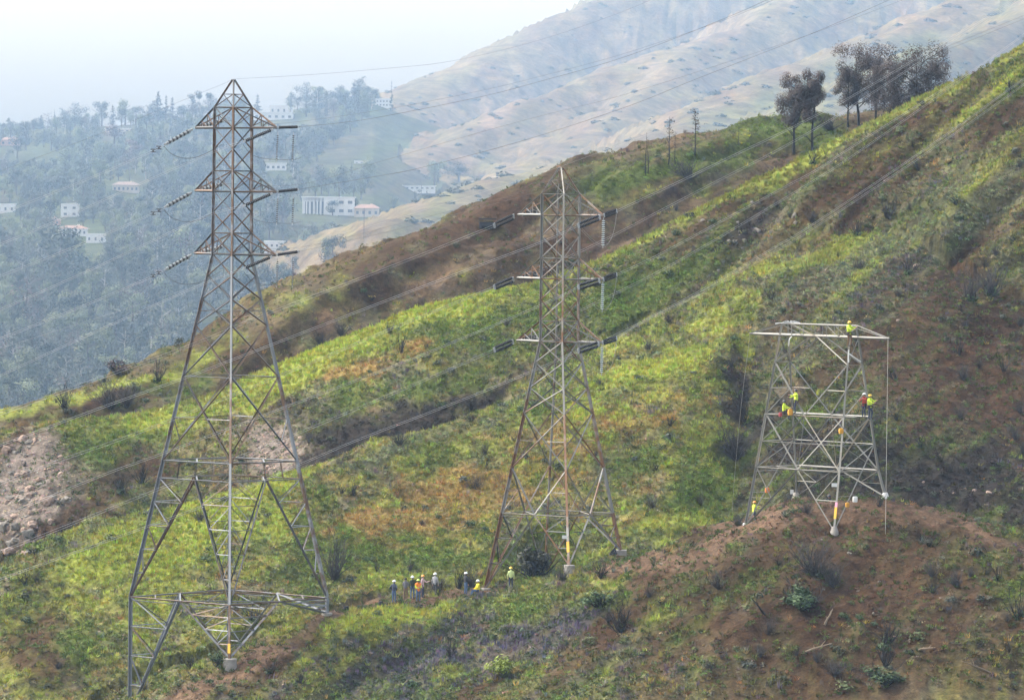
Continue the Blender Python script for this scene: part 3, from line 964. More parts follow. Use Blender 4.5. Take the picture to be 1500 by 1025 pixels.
p1.ring(Z1(674), .14, GB, 'waist_strut')
for k in range(4):         # stiffeners of the two big panels, the waist diaphragm
    zc = Z1(612)
    p1.bar('rung', p1.C(k, zc), lerp(p1.C(k, Z1(551)), p1.C(k + 1, Z1(674)), .5), .07, BR)
    p1.bar('rung', p1.C(k + 1, zc), lerp(p1.C(k, Z1(551)), p1.C(k + 1, Z1(674)), .5), .07, GB)
    za = Z1(643)
    p1.bar('rung', p1.C(k, Z1(612)), lerp(p1.C(k + 1, Z1(551)), p1.C(k, Z1(674)), .76), .06, BR)
    p1.bar('rung', p1.C(k + 1, Z1(612)), lerp(p1.C(k, Z1(551)), p1.C(k + 1, Z1(674)), .76), .06, GB)
    mA = (p1.C(k, Z1(674)) + p1.C(k + 1, Z1(674))) / 2
    mB = (p1.C(k + 1, Z1(674)) + p1.C(k + 2, Z1(674))) / 2
    p1.bar('diaphragm_strut', mA, mB, .10, GB)
    mA.z = mB.z = Z1(700)
    p1.bar('diaphragm_strut', mA, mB, .10, GB)
    p1.bar('waist_strut', p1.C(k, Z1(700)), p1.C(k + 1, Z1(700)), .10, GB)
    for t_ in (.25, .5, .75):
        p1.bar('waist_hanger', lerp(p1.C(k, Z1(674)), p1.C(k + 1, Z1(674)), t_), lerp(p1.C(k, Z1(700)), p1.C(k + 1, Z1(700)), t_), .06, BR)
p1.kbrace(Z1(700), Z1(874), None, .15, 4, BR, GB)
p1.ring(Z1(874), .15, GB, 'base_strut')
p1.ring(Z1(879), .08, GB, 'base_strut')
for k in range(4):
    mA = (p1.C(k, Z1(874)) + p1.C(k + 1, Z1(874))) / 2; mB = (p1.C(k + 1, Z1(874)) + p1.C(k + 2, Z1(874))) / 2
    p1.bar('diaphragm_strut', mA, mB, .12, GB)
    q = lerp(p1.C(k + 1, Z1(874)), (mA + mB) / 2, .5)
    p1.bar('diaphragm_strut', lerp(mA, p1.C(k + 1, Z1(874)), .5), lerp(mB, p1.C(k + 1, Z1(874)), .5), .08, GB)
    p1.bar('leg', p1.C(k, Z1(874)), T1['feet'][k], .27, GB)
zr = Z1(874)
p1.kbrace(zr, None, T1['feet'], .19, 3, GB, GB)
for k, (r_, h) in enumerate(((.42, .6), (.45, .7), (.5, .8), (.52, 1.0))):
    footing(p1, T1['feet'][k], r_, h)
band(p1, p1.C(3, Z1(874)), T1['feet'][3], .72, .90, .31, M_YEL)
tips1 = {}
for n_, (zl, zu) in enumerate(((187, 157), (280, 250), (372, 341))):
    for s_, ln in ((1, 4.55), (-1, 3.95)):
        tips1[(n_, s_)] = p1.arm(Z1(zl), Z1(zu), s_, ln, (BR, BR))
top1 = Vector((T1['cx'], T1['Y'], Z1(116)))

# ---- the rusty tower in the middle
Z2 = lambda py: zof(820, py, 405.0)
prof2 = [(Z2(246), 3.0 * m2), (Z2(284), 28 * m2), (Z2(500), 28 * m2), (Z2(751), 82.5 * m2), (Z2(900), 115 * m2)]
p2 = Pylon(T2, 'rusty orange and grey lattice pylon with black insulators in the middle of the three', prof2)
p2.legs([Z2(246), Z2(284)], [.12], RS)
p2.legs([Z2(284), Z2(408), Z2(500), Z2(605), Z2(685), Z2(751)], [.20, .20, .22, .24, .25], RS)
for k in range(4):
    p2.bar('leg', p2.C(k, Z2(751)), T2['feet'][k], .26, RS)
cage = [284, 315, 346, 378, 408, 439, 470, 500]
for a, b_ in zip(cage[:-1], cage[1:]):
    p2.xpanel(Z2(a), Z2(b_), .10, (RS, BR, RS, RS))
for py in (284, 315, 378, 408, 470, 500):
    p2.ring(Z2(py), .10, RS)
p2.ring(Z2(264), .06, RS)
p2.ring(Z2(247), .10, BR, 'peak_plate')
for k in range(4):
    p2.bar('brace', p2.C(k, Z2(264)), p2.C(k + 1, Z2(284)), .06, RS)
    p2.bar('brace', p2.C(k + 1, Z2(264)), p2.C(k, Z2(284)), .06, BR)
for a, b_ in ((500, 531), (531, 568), (568, 605), (605, 685)):
    p2.xpanel(Z2(a), Z2(b_), .12, (RS, BR, RS, RS))
p2.ring(Z2(586), .05, BR)
p2.ring(Z2(751), .12, LT, 'waist_strut')
for k in range(4):
    mA = (p2.C(k, Z2(751)) + p2.C(k + 1, Z2(751))) / 2; mB = (p2.C(k + 1, Z2(751)) + p2.C(k + 2, Z2(751))) / 2
    p2.bar('diaphragm_strut', mA, mB, .10, LT)
    p2.bar('waist_strut', p2.C(k, Z2(755)), p2.C(k + 1, Z2(755)), .07, LT)
    p2.bar('rung', p2.C(k, Z2(645)), lerp(p2.C(k + 1, Z2(605)), p2.C(k, Z2(685)), .5), .06, RS)
    p2.bar('rung', p2.C(k + 1, Z2(645)), lerp(p2.C(k, Z2(605)), p2.C(k + 1, Z2(685)), .5), .06, RS)
    for kk in (k, k + 1):
        p2.bar('diagonal_brace', p2.C(kk, Z2(685)), mA, .14, RS if (k + kk) % 3 else LT)
        b_ = lerp(p2.C(kk, Z2(685)), mA, .5)
        p2.bar('rung', p2.C(kk, Z2(718)), b_, .06, RS)
        p2.bar('rung', p2.C(kk, Z2(751)), b_, .06, RS)
p2.kbrace(Z2(751), None, T2['feet'], .15, 2, RS, BR)
footing(p2, T2['feet'][0], .50, .62, square=True); footing(p2, T2['feet'][1], .4, .6); footing(p2, T2['feet'][2], .42, .5); footing(p2, T2['feet'][3], .44, 1.05)
band(p2, p2.C(3, Z2(751)), T2['feet'][3], .52, .74, .30, M_YEL)
bm = bmesh.new(); bm_box(bm, (0, 0, 0), (.42, .04, .26))
q = lerp(p2.C(3, Z2(751)), T2['feet'][3], .42)
mesh_obj('sign_plate', from_bm('sign_plate', bm, M_WHITE), p2.root, q - p2.root.location + Vector((-.3, -.2, 0)))
tips2 = {}
for n_, (zl, zu) in enumerate(((315, 284), (408, 378), (500, 470))):
    for s_ in (1, -1):
        tips2[(n_, s_)] = p2.arm(Z2(zl), Z2(zu), s_, 4.1, (RS, RS))
top2 = Vector((T2['cx'], T2['Y'], Z2(244)))

# ---- the pale unfinished tower on the mound
c = T3['c']
zb = min(f.z for f in T3['feet'])
root3 = empty('transmission_tower', (c.x, c.y, zb), 'pale bare steel tower without its top, workers on it, standing on the brown mound', 'transmission tower')
p3 = Lattice(root3, c)
YC3 = {}


def z3(py, k):
    """height of a level read where corner k shows it"""
    return zof(1197, py, 368.0)


def C3(k, py):
    """corner k (0 left near, 1 right near, 2 right far, 3 left far) at the level read at pixel row py of the tower's axis"""
    t_ = (py - 490.0) / (770.0 - 490.0)
    da = 3.40 + (4.35 - 3.40) * t_
    dl = .42 + (2.75 - .42) * t_
    ka, kl = ((-1, -1), (1, -1), (1, 1), (-1, 1))[k]
    p = t3xy(ka, kl, da, dl)
    p.z = zof(1197, py, 368.0)
    return p


def seg3(n, ka, pa, kb, pb, wd, mat=LT):
    p3.bar(n, C3(ka, pa), C3(kb, pb), wd, mat)


for k in range(4):
    pts = [C3(k, 477), C3(k, 532), C3(k, 608), C3(k, 686), T3['feet'][k]]
    for a, b_, wd in zip(pts[:-1], pts[1:], (.15, .16, .17, .18)):
        p3.bar('leg', a, b_, wd, LT)
for (a, b_) in ((0, 3), (1, 2)):           # short faces
    for (pa, pb) in ((494, 532), (532, 570), (570, 608)):
        seg3('brace', a, pa, b_, pb, .08); seg3('brace', b_, pa, a, pb, .08)
    for py in (532, 570, 608, 648, 686):
        seg3('horizontal_strut', a, py, b_, py, .07)
    seg3('brace', a, 608, b_, 648, .08); seg3('brace', b_, 608, a, 648, .08)
    seg3('brace', a, 648, b_, 686, .08); seg3('brace', b_, 648, a, 686, .08)
for (a, b_) in ((0, 1), (3, 2)):           # long faces
    mid = lambda py: (C3(a, py) + C3(b_, py)) / 2
    for k in (a, b_):
        p3.bar('diagonal_brace', mid(490), C3(k, 532), .09, LT)
        p3.bar('diagonal_brace', C3(k, 532), mid(608), .11, LT)
        p3.bar('diagonal_brace', C3(k, 608), mid(686), .10, LT)
        p3.bar('diagonal_brace', mid(608), C3(k, 686), .10, LT)
        p3.bar('diagonal_brace', mid(686), T3['feet'][k], .12, LT)
        fk = T3['feet'][k]
        p3.bar('rung', lerp(C3(k, 686), fk, .5), lerp(mid(686), fk, .5), .06, LT)
        p3.bar('rung', C3(k, 686), lerp(mid(686), fk, .5), .06, LT)
        p3.bar('rung', C3(k, 570), lerp(C3(k, 532), mid(608), .5), .06, LT)
    for py, wd in ((608, .13), (648, .08), (686, .13)):
        seg3('horizontal_strut', a, py, b_, py, wd)
    p3.bar('hanger', mid(608), mid(686), .06, LT)
for k in range(4):
    mA = (C3(k, 686) + C3((k + 1) % 4, 686)) / 2; mB = (C3((k + 1) % 4, 686) + C3((k + 2) % 4, 686)) / 2
    p3.bar('diaphragm_strut', mA, mB, .09, LT)
    mA = (C3(k, 608) + C3((k + 1) % 4, 608)) / 2; mB = (C3((k + 1) % 4, 608) + C3((k + 2) % 4, 608)) / 2
    p3.bar('diaphragm_strut', mA, mB, .08, LT)
for (ka, kb) in ((2, 1), (3, 0)):
    p3.bar('diagonal_brace', C3(ka, 648), T3['feet'][kb], .10, LT)
    for t_ in (.35, .6):
        p3.bar('rung', lerp(C3(kb, 648), T3['feet'][kb], t_), lerp(C3(ka, 648), T3['feet'][kb], t_), .06, LT)
# crossbeam
zc = zof(1197, 492, 368.0); zt = zof(1197, 475.5, 368.0)
for sgn in (-1, 1):
    off = T3L * (.42 * sgn)
    e0 = c - T3A * 6.72 + off * .15; e1 = c + T3A * 6.72 + off * .15
    i0 = c - T3A * 3.4 + off; i1 = c + T3A * 3.4 + off
    for p in (e0, e1, i0, i1): p.z = zc
    beam = empty('crossbeam', (i0 + i1) / 2 - root3.location, parent=root3)
    org = (i0 + i1) / 2
    B = lambda n, p, q, wd: p3.bar(n, p, q, wd, LT, beam, org)
    B('lower_chord', e0, i0, .15); B('lower_chord', i0, i1, .15); B('lower_chord', i1, e1, .15)
    t0, t1 = i0.copy(), i1.copy(); t0.z = t1.z = zt
    B('upper_chord', t0, t1, .09); B('upper_chord', t0, e0, .07); B('upper_chord', t1, e1, .07)
    for i in range(1, 6):
        t_ = i / 6
        B('hanger', lerp(i0, i1, t_), lerp(t0, t1, t_), .06)
    B('beam_brace', t0, lerp(i0, i1, 1 / 3), .06); B('beam_brace', lerp(i0, i1, 1 / 2), lerp(t0, t1, 1 / 6), .06); B('beam_brace', t1, lerp(i0, i1, 5 / 6), .06); B('beam_brace', lerp(t0, t1, 2 / 3), lerp(i0, i1, 5 / 6), .05)
    if sgn < 0:
        beam_a, beam_b = e0, e1
for sgn in (-1, 1):
    p3.bar('crossbeam_tie', c + T3A * 6.72 * sgn - T3L * .1 + Vector((0, 0, zc)), c + T3A * 6.72 * sgn + T3L * .1 + Vector((0, 0, zc)), .12, LT)
for k, f in enumerate(T3['feet']):
    bm = bmesh.new(); bm_lathe(bm, [(0, .16), (.1, .2), (.55, .34), (.8, .36)], (0, 0, .3), (0, 0, -1), 12)
    mesh_obj('concrete_footing', from_bm('concrete_footing', bm, M_WHITE if k in (0, 2) else M_CONC), root3, f - root3.location)
p3.bar('marker_band', lerp(C3(1, 686), T3['feet'][1], .60), lerp(C3(1, 686), T3['feet'][1], .80), .23, M_YEL)
p3.bar('marker_band', lerp(C3(1, 686), T3['feet'][1], .52), lerp(C3(1, 686), T3['feet'][1], .60), .22, simple('pink_tape', (.6, .25, .35), .7))
for k, t_, nm_ in ((1, .22, 'sign_plate'), (3, .95, 'sign_plate')):
    bm = bmesh.new(); bm_box(bm, (0, 0, 0), (.40, .04, .26) if k == 1 else (.24, .04, .32))
    q = lerp(C3(k, 686), T3['feet'][k], t_ if k == 1 else .85)
    mesh_obj(nm_, from_bm(nm_, bm, M_WHITE), root3, q - root3.location + Vector((-.3, -.12, 0)))
# new line fittings laid on the beam
bm = bmesh.new()
for i in range(5):
    bm_box(bm, (i * .22 - .4, 0, .05 + .06 * (i % 2)), (.34, .12, .07), rot=Matrix.Rotation(.3 * i - .5, 3, 'Y'))
bm_tube(bm, [(-1.0, 0, -.05), (-.3, 0, 0), (.4, 0, .12), (.8, 0, .0)], .05, 6)
q = C3(3, 477)
put(mesh_obj('line_fitting', from_bm('line_fitting', bm, M_WHITE), None, q + Vector((.1, 0, .1))), 'white line fitting lying on the top left corner of the pale tower', 'fitting')
bm = bmesh.new()
bm_tube(bm, [(0, 0, 0), (-.25, 0, -.08), (-.45, 0, -.35), (-.5, 0, -.85)], [.06, .05, .05, .03], 6)
put(mesh_obj('sling', from_bm('sling', bm, M_WHITE), None, lerp(beam_a, beam_b, .335) + Vector((0, -.2, .05))), 'white sling hanging off the beam left of centre on the pale tower', 'sling')
bm = bmesh.new()
bm_tube(bm, [(0, 0, 0), (-.02, 0, -.5), (.0, 0, -.9)], .05, 6); bm_tube(bm, [(.0, 0, -.25), (.35, 0, -.5), (.9, .3, -.85)], .045, 6)
put(mesh_obj('sling', from_bm('sling', bm, M_WHITE), None, C3(1, 517) + Vector((0, -.15, .35))), 'white sling wrapped round the near right leg below the topmost worker', 'sling')


# ------------------------------------------------------------------ insulators
def string_mesh(n, pitch, rd, mat_disc, mat_rod, sides=8):
    bm = bmesh.new()
    L_ = n * pitch
    bm_tube(bm, [(0, 0, 0), (L_, 0, 0)], rd * .25, 5, mat=1)
    for i in range(n):
        s_ = (i + .3) * pitch
        bm_lathe(bm, [(s_, rd * .3), (s_ + pitch * .12, rd), (s_ + pitch * .30, rd), (s_ + pitch * .48, rd * .3)], (0, 0, 0), (1, 0, 0), sides, i % 2 if mat_disc is M_PORC else 0)  # every other porcelain disc is dark, painting the shade between the ribs
    return from_bm('insulator_discs', bm, [mat_disc, mat_rod]), L_


STR = {}


def insulator(a, b, n, rd, mat, mat_rod, label, group, double=.0):
    a, b = Vector(a), Vector(b)
    d = b - a; L_ = d.length
    key = (n, round(rd, 3), mat.name)
    if key not in STR: STR[key] = string_mesh(n, 1.0 / n, rd, mat, mat_rod)[0]
    root = empty('insulator_string', a, label, 'insulator', group)
    x = d.normalized(); y = Vector((0, 0, 1)).cross(x)
    if y.length < .1: y = Vector((0, 1, 0)).cross(x)
    y.normalize(); z = x.cross(y)
    R4 = Matrix((x, y, z)).transposed().to_4x4()
    offs = (-double, double) if double else (0.0,)
    for s_ in offs:
        o = mesh_obj('insulator_discs', STR[key], root)
        o.matrix_local = Matrix.Translation(z * s_ + x * (.08 * L_)) @ R4 @ Matrix.Diagonal((L_ * .84, 1, 1, 1))
    bm = bmesh.new()
    h = max(.14, double * 2.6)
    bm_box(bm, (.04 * L_, 0, 0), (.08 * L_, .05, h)); bm_box(bm, (.955 * L_, 0, 0), (.09 * L_, .05, h))
    yo = mesh_obj('yoke_plate', from_bm('yoke_plate', bm, M_FIT), root); yo.matrix_local = R4
    return root


def ray_to_line(px, py, X0, Y0, slope):
    """the point a survey pixel shows in the upright plane through (X0, Y0) whose depth grows by slope per metre to the right"""
    d = M3 @ np.array([(px - CX) / FPX, (CY - py) / FPX, -1.0])
    kx = d[0] / d[1]
    Y = (Y0 - slope * X0) / (1 - slope * kx)
    return Vector(at(px, py, Y))


def smooth_line(P, n=10):
    out_ = []
    for i in range(len(P) - 1):
        p0, p1_, p2_, p3_ = P[max(i - 1, 0)], P[i], P[i + 1], P[min(i + 2, len(P) - 1)]
        for j in range(n):
            t_ = j / n
            out_.append(.5 * ((2 * p1_) + (p2_ - p0) * t_ + (2 * p0 - 5 * p1_ + 4 * p2_ - p3_) * t_ ** 2 + (3 * p1_ - p0 - 3 * p2_ + p3_) * t_ ** 3))
    out_.append(P[-1])
    return out_


def wire(name, P, r_, mat, label, cat, group=None, n=8, bundle=0.0, spacers=()):
    P = [Vector(p) for p in P]
    pts = smooth_line(P, n)
    o0 = pts[0].copy()
    if not bundle:
        bm = bmesh.new(); bm_tube(bm, [p - o0 for p in pts], r_ * .46, 4)
        o = mesh_obj(name, from_bm(name, bm, mat, True), None, o0)
        return put(o, label, cat, group)
    root = empty(name, o0, label, cat, group)
    for s_ in (-.5, .5):
        off = Vector((0, 0, s_ * bundle)) + Vector((.35 * s_ * bundle, -.35 * s_ * bundle, 0))
        bm = bmesh.new(); bm_tube(bm, [p - o0 + off for p in pts], r_ * .46, 4)
        mesh_obj('conductor', from_bm('conductor', bm, mat, True), root)
    for i in spacers:
        p = pts[min(i, len(pts) - 1)] - o0
        bm = bmesh.new(); bm_box(bm, (0, 0, 0), (.12, .06, bundle * 1.5)); bm_box(bm, (.0, 0, bundle * .6), (.38, .07, .07)); bm_box(bm, (0, 0, -bundle * .6), (.38, .07, .07))
        mesh_obj('spacer', from_bm('spacer', bm, M_DARKW), root, p)
    return root


ORD = ('top', 'middle', 'bottom')
# tower 1
for n_ in range(3):
    dy = (0, 93, 184.5)[n_]
    L, Rr = tips1[(n_, -1)], tips1[(n_, 1)]
    xl = 0 if n_ == 0 else -1
    e = ray_to_line(241, 212 + dy - (1 if n_ else 0), L.x, L.y, 1.0)
    s0 = L + (e - L) * .10
    insulator(s0, e, 13, .155, M_PORC, M_DARKW, 'ribbed grey insulator reaching left from the %s left arm of the tall grey pylon' % ORD[n_], 'strain insulators of the tall grey pylon')
    wire('power_line', [e] + [ray_to_line(px, py + dy + (0 if n_ == 0 else -1.5), L.x, L.y, 1.0) for px, py in ((205, 230), (110, 270), (0, 313), (-60, 334))], .021, M_ALU,
         'pale twin cable running left from the %s left arm of the tall grey pylon' % ORD[n_], 'power line', 'cables of the tall grey pylon', bundle=.16, spacers=(5, 3))
    j0 = ray_to_line(240, 214 + dy, L.x, L.y, 1.0)
    wire('jumper_cable', [j0, ray_to_line(252, 226 + dy, L.x, L.y, 1.0), ray_to_line(272, 232 + dy, L.x, L.y, 1.0), ray_to_line(295, 228 + dy, L.x, L.y, 1.0), ray_to_line(325, 212 + dy, L.x, L.y, 1.0)], .048, M_DARKW,
         'sagging dark jumper cable under the %s left arm of the tall grey pylon' % ORD[n_], 'cable', 'jumper cables of the tall grey pylon')
    # far side of the left arm: string and cable running right behind the tower
    e2 = ray_to_line(330, 176 + dy, L.x, L.y, 1.0)
    insulator(L + (e2 - L) * .1, e2, 13, .155, M_PORC, M_DARKW, 'grey insulator string behind the %s left arm of the tall grey pylon' % ORD[n_], 'strain insulators of the tall grey pylon')
    back = {0: ((400, 184), (560, 163), (700, 136), (800, 112), (917, 80), (1060, 32), (1150, -5)),
            1: ((440, 272), (560, 238), (700, 197), (800, 170), (900, 145), (1020, 108), (1200, 48), (1380, -20)),
            2: ((440, 364), (600, 326), (760, 286), (900, 246), (1080, 186), (1300, 105), (1500, 25))}[n_]
    wire('power_line', [e2] + [ray_to_line(px, py - 2, L.x, L.y, 1.0) for px, py in back], .020, M_DARKW,
         'thin dark cable rising right from the %s left arm of the tall grey pylon' % ORD[n_], 'power line', 'cables of the tall grey pylon')
    # right arm
    e3 = ray_to_line(356, 208 + dy + (0, 1, 1)[n_], Rr.x, Rr.y, 1.0)
    s3 = Rr + (e3 - Rr) * .12
    insulator(s3, e3, 15, .13, M_POLY if n_ < 3 else M_PORC, M_FIT, 'dark insulator slanting across the tall grey pylon under its %s right arm' % ORD[n_], 'strain insulators of the tall grey pylon')
    lw = {0: ((315, 222), (215, 265), (80, 325), (0, 358), (-60, 382)), 1: ((303, 316), (215, 357), (120, 401), (0, 454), (-60, 480)), 2: ((303, 414), (215, 452), (85, 511), (0, 550), (-60, 577))}[n_]
    wire('power_line', [e3] + [ray_to_line(px, py, Rr.x, Rr.y, 1.0) for px, py in lw], .021, M_ALU,
         'pale twin cable running left from the %s right arm of the tall grey pylon' % ORD[n_], 'power line', 'cables of the tall grey pylon', bundle=.15)
    e4 = ray_to_line(438, 186 + dy * 1.0 - (0, 1.5, 2)[n_], Rr.x, Rr.y, 1.0)
    insulator(Rr, e4, 14, .12, M_POLY, M_FIT, 'short dark insulator at the %s right arm tip of the tall grey pylon' % ORD[n_], 'strain insulators of the tall grey pylon')
    rw = {0: ((500, 180), (560, 171), (700, 143), (793, 119), (917, 83), (1060, 28), (1150, -12)),
          1: ((560, 257), (620, 245), (767, 206), (917, 157), (1020, 116), (1200, 45), (1370, -30)),
          2: ((500, 355), (590, 334), (760, 289), (900, 250), (1080, 190), (1300, 108), (1500, 28))}[n_]
    wire('power_line', [e4] + [ray_to_line(px, py, Rr.x, Rr.y, 1.0) for px, py in rw], .030 if n_ < 2 else .022, M_DARKW,
         'dark cable rising right from the %s right arm of the tall grey pylon' % ORD[n_], 'power line', 'cables of the tall grey pylon')
    for q_, px in enumerate((407, 430)):
        a = ray_to_line(px, 194 + dy, Rr.x, Rr.y, .3); b_ = ray_to_line(px - 2, 237 + dy, Rr.x, Rr.y, .3)
        insulator(a, b_, 12, .085, M_POLY, M_FIT, '%s thin rod insulator under the %s right arm of the tall grey pylon' % (('left', 'right')[q_], ORD[n_]), 'hanging insulators of the tall grey pylon')
    wire('jumper_cable', [ray_to_line(px, py + dy, Rr.x, Rr.y, .3) for px, py in ((356, 212), (368, 226), (385, 232), (407, 234), (430, 234), (441, 231))], .034, M_DARKW,
         'dark jumper cable held level below the %s right arm of the tall grey pylon' % ORD[n_], 'cable', 'jumper cables of the tall grey pylon')
wire('ground_wire', [top1] + [ray_to_line(px, py, top1.x, top1.y, 1.0) for px, py in ((325, 124), (300, 134), (200, 175), (100, 214), (0, 251), (-60, 273))], .016, M_DARKW,
     'thin wire running down left from the very top of the tall grey pylon', 'wire', 'ground wires')
wire('ground_wire', [top1] + [ray_to_line(px, py, top1.x, top1.y, 1.0) for px, py in ((450, 110), (560, 101), (660, 90), (780, 62), (900, 22), (1000, -20))], .016, M_DARKW,
     'thin wire running right across the sky from the top of the tall grey pylon', 'wire', 'ground wires')
for q_, px in enumerate((318, 356)):
    pass
# tower 2
for n_ in range(3):
    dy = (0, 90, 183)[n_]
    L, Rr = tips2[(n_, -1)], tips2[(n_, 1)]
    e = ray_to_line(723, 331 + dy - (0, 0, 1)[n_], L.x, L.y, 1.0)
    s0 = L + (e - L) * .15
    insulator(s0, e, 13, .13, M_POLY, M_FIT, 'black double insulator left of the %s left arm of the rusty pylon' % ORD[n_], 'black insulators of the rusty pylon', double=.15)
    lw = {0: ((582, 387), (380, 464), (281, 505), (126, 561), (0, 606), (-60, 627)), 1: ((582, 478), (430, 542), (220, 627), (77, 678), (0, 708), (-60, 731)), 2: ((600, 566), (430, 637), (220, 721), (100, 769), (0, 808), (-60, 831))}[n_]
    wire('power_line', [e] + [ray_to_line(px, py, L.x, L.y, 1.0) for px, py in lw], .020, M_ALU,
         'pale twin cable running down left from the %s left arm of the rusty pylon' % ORD[n_], 'power line', 'cables of the rusty pylon', bundle=.2)
    e2 = ray_to_line(787, 311 + dy, L.x, L.y, 1.0)
    insulator(L + (e2 - L) * .2, e2, 10, .12, M_POLY, M_FIT, 'black insulator string behind the %s left arm of the rusty pylon' % ORD[n_], 'black insulators of the rusty pylon', double=.12)
    bw = {0: ((894, 347), (969, 308), (1048, 267), (1132, 224), (1200, 186), (1240, 161), (1365, 80), (1500, -5)),
          1: ((860, 450), (969, 396), (1084, 330), (1200, 260), (1266, 217), (1416, 112), (1520, 36)),
          2: ((928, 478), (1019, 433), (1132, 370), (1189, 336), (1358, 224), (1500, 124), (1540, 95))}[n_]
    if n_ == 0:
        e2b = ray_to_line(800, 388, L.x, L.y, 1.0)
    wire('power_line', [ray_to_line(788, (398, 487, 545)[n_], L.x, L.y, 1.0)] + [ray_to_line(px, py, L.x, L.y, 1.0) for px, py in bw], .018, M_ALU,
         'pale twin cable climbing right from behind the %s arms of the rusty pylon' % ORD[n_], 'power line', 'cables of the rusty pylon', bundle=.2)
    e3 = ray_to_line(846, 331 + dy - (0, 0, 0)[n_], Rr.x, Rr.y, 1.0)
    insulator(Rr + (e3 - Rr) * .12, e3, 13, .13, M_POLY, M_FIT, 'black double insulator crossing the rusty pylon under its %s right arm' % ORD[n_], 'black insulators of the rusty pylon', double=.15)
    lw = {0: ((795, 354), (640, 412), (400, 504), (269, 554), (140, 600), (0, 652), (-60, 674)), 1: ((795, 446), (600, 527), (400, 603), (241, 663), (152, 695), (0, 757), (-60, 780)), 2: ((760, 552), (640, 600), (507, 651), (330, 728), (218, 770), (0, 848), (-60, 870))}[n_]
    wire('power_line', [e3] + [ray_to_line(px, py, Rr.x, Rr.y, 1.0) for px, py in lw], .022, M_ALU,
         'pale twin cable running down left from the %s right arm of the rusty pylon' % ORD[n_], 'power line', 'cables of the rusty pylon', bundle=.16)
    e4 = ray_to_line(904, 309 + dy + (0, 3, 3)[n_], Rr.x, Rr.y, 1.0)
    insulator(Rr, e4, 9, .12, M_POLY, M_FIT, 'stubby black insulator at the %s right arm tip of the rusty pylon' % ORD[n_], 'black insulators of the rusty pylon', double=.12)
    rw = {0: ((1000, 264), (1087, 222), (1132, 201), (1200, 167), (1240, 146), (1365, 73), (1500, -10)),
          1: ((960, 376), (1046, 330), (1137, 281), (1200, 247), (1244, 218), (1416, 109), (1500, 52), (1540, 25)),
          2: ((950, 466), (1019, 430), (1132, 364), (1189, 330), (1358, 217), (1500, 116), (1540, 88))}[n_]
    wire('power_line', [e4] + [ray_to_line(px, py, Rr.x, Rr.y, 1.0) for px, py in rw], .020, M_ALU,
         'pale twin cable climbing right from the %s right arm tip of the rusty pylon' % ORD[n_], 'power line', 'cables of the rusty pylon', bundle=.18)
    a = Rr + Vector((0, 0, -.12)); b_ = a + Vector((-.03, 0, -2.45))
    insulator(a, b_, 13, .13, M_GLASSW, M_DARKW, 'white glass insulator hanging under the %s right arm of the rusty pylon' % ORD[n_], 'white hanging insulators of the rusty pylon')
    wire('jumper_cable', [ray_to_line(px, py + dy + (0, 3, 3)[n_], Rr.x, Rr.y, .4) for px, py in ((903, 312), (901, 330), (895, 350), (884, 361), (868, 352), (850, 334))], .014, M_ALU,
         'pale looping jumper cable beside the %s white insulator of the rusty pylon' % ORD[n_], 'cable', 'jumper cables of the rusty pylon', bundle=.14)
    wire('jumper_cable', [ray_to_line(px, py + dy, L.x, L.y, .7) for px, py in ((724, 334), (730, 345), (742, 356), (760, 358), (776, 340), (785, 316))], .014, M_DARKW,
         'thin dark jumper cable sagging under the %s left arm of the rusty pylon' % ORD[n_], 'cable', 'jumper cables of the rusty pylon')
wire('ground_wire', [top2] + [ray_to_line(px, py, top2.x, top2.y, 1.0) for px, py in ((700, 284), (500, 345), (274, 423), (56, 493), (-60, 530))], .012, M_ALU,
     'thin wire running down left from the peak of the rusty pylon', 'wire', 'ground wires')
wire('ground_wire', [top2] + [ray_to_line(px, py, top2.x, top2.y, 1.0) for px, py in ((900, 215), (1000, 178), (1140, 122), (1300, 50), (1420, -10))], .012, M_ALU,
     'thin wire running up right from the peak of the rusty pylon', 'wire', 'ground wires')
# hand lines of the pale tower
gA = ground_hit(1072, 752) or Vector(at(1072, 752, 380))
wire('hand_line', [beam_a + Vector((0, 0, -.05)), lerp(beam_a, gA, .35) + Vector((-.12, 0, 0)), lerp(beam_a, gA, .7) + Vector((-.1, 0, 0)), gA], .020, M_ROPE,
     'grey rope hanging from the left end of the pale tower beam', 'rope')
gB = beam_b + Vector((.0, -2.0, 0)); gB = ground_hit(1297, 782) or gB
wire('hand_line', [beam_b + Vector((0, 0, -.05)), lerp(beam_b, gB, .5), gB], .026, M_ROPE,
     'pale rope hanging from the right end of the pale tower beam', 'rope')

# ------------------------------------------------------------------ trees, shrubs, rocks
def leaf_mat(name, col, rnd=.25):
    return simple(name, col, .8, noise=.35, scale=1.2, rnd=rnd)


L_OAK = leaf_mat('oak_leaves', (.022, .031, .014))
L_DARK = leaf_mat('conifer_needles', (.014, .022, .014))
L_PALE = leaf_mat('pale_leaves', (.10, .12, .055))
L_GREY = leaf_mat('grey_green_leaves', (.055, .066, .046))
L_DRY = leaf_mat('dry_brown_leaves', (.085, .060, .050))
L_SCORCH = leaf_mat('scorched_needles', (.046, .031, .026), .2)
L_BUSH = leaf_mat('bush_leaves', (.028, .058, .012))
L_BRIGHT = leaf_mat('bright_leaves', (.20, .26, .03))
L_GOLD = leaf_mat('golden_leaves', (.36, .25, .07))
L_MAROON = leaf_mat('dark_red_leaves', (.050, .032, .032))
B_BARK = simple('bark', (.070, .055, .045), .9, noise=.3, scale=2)
B_PALE = simple('pale_bark', (.30, .28, .26), .9, noise=.3, scale=2)
B_CHAR = simple('charred_wood', (.010, .009, .0085), .9, noise=.4, scale=3)
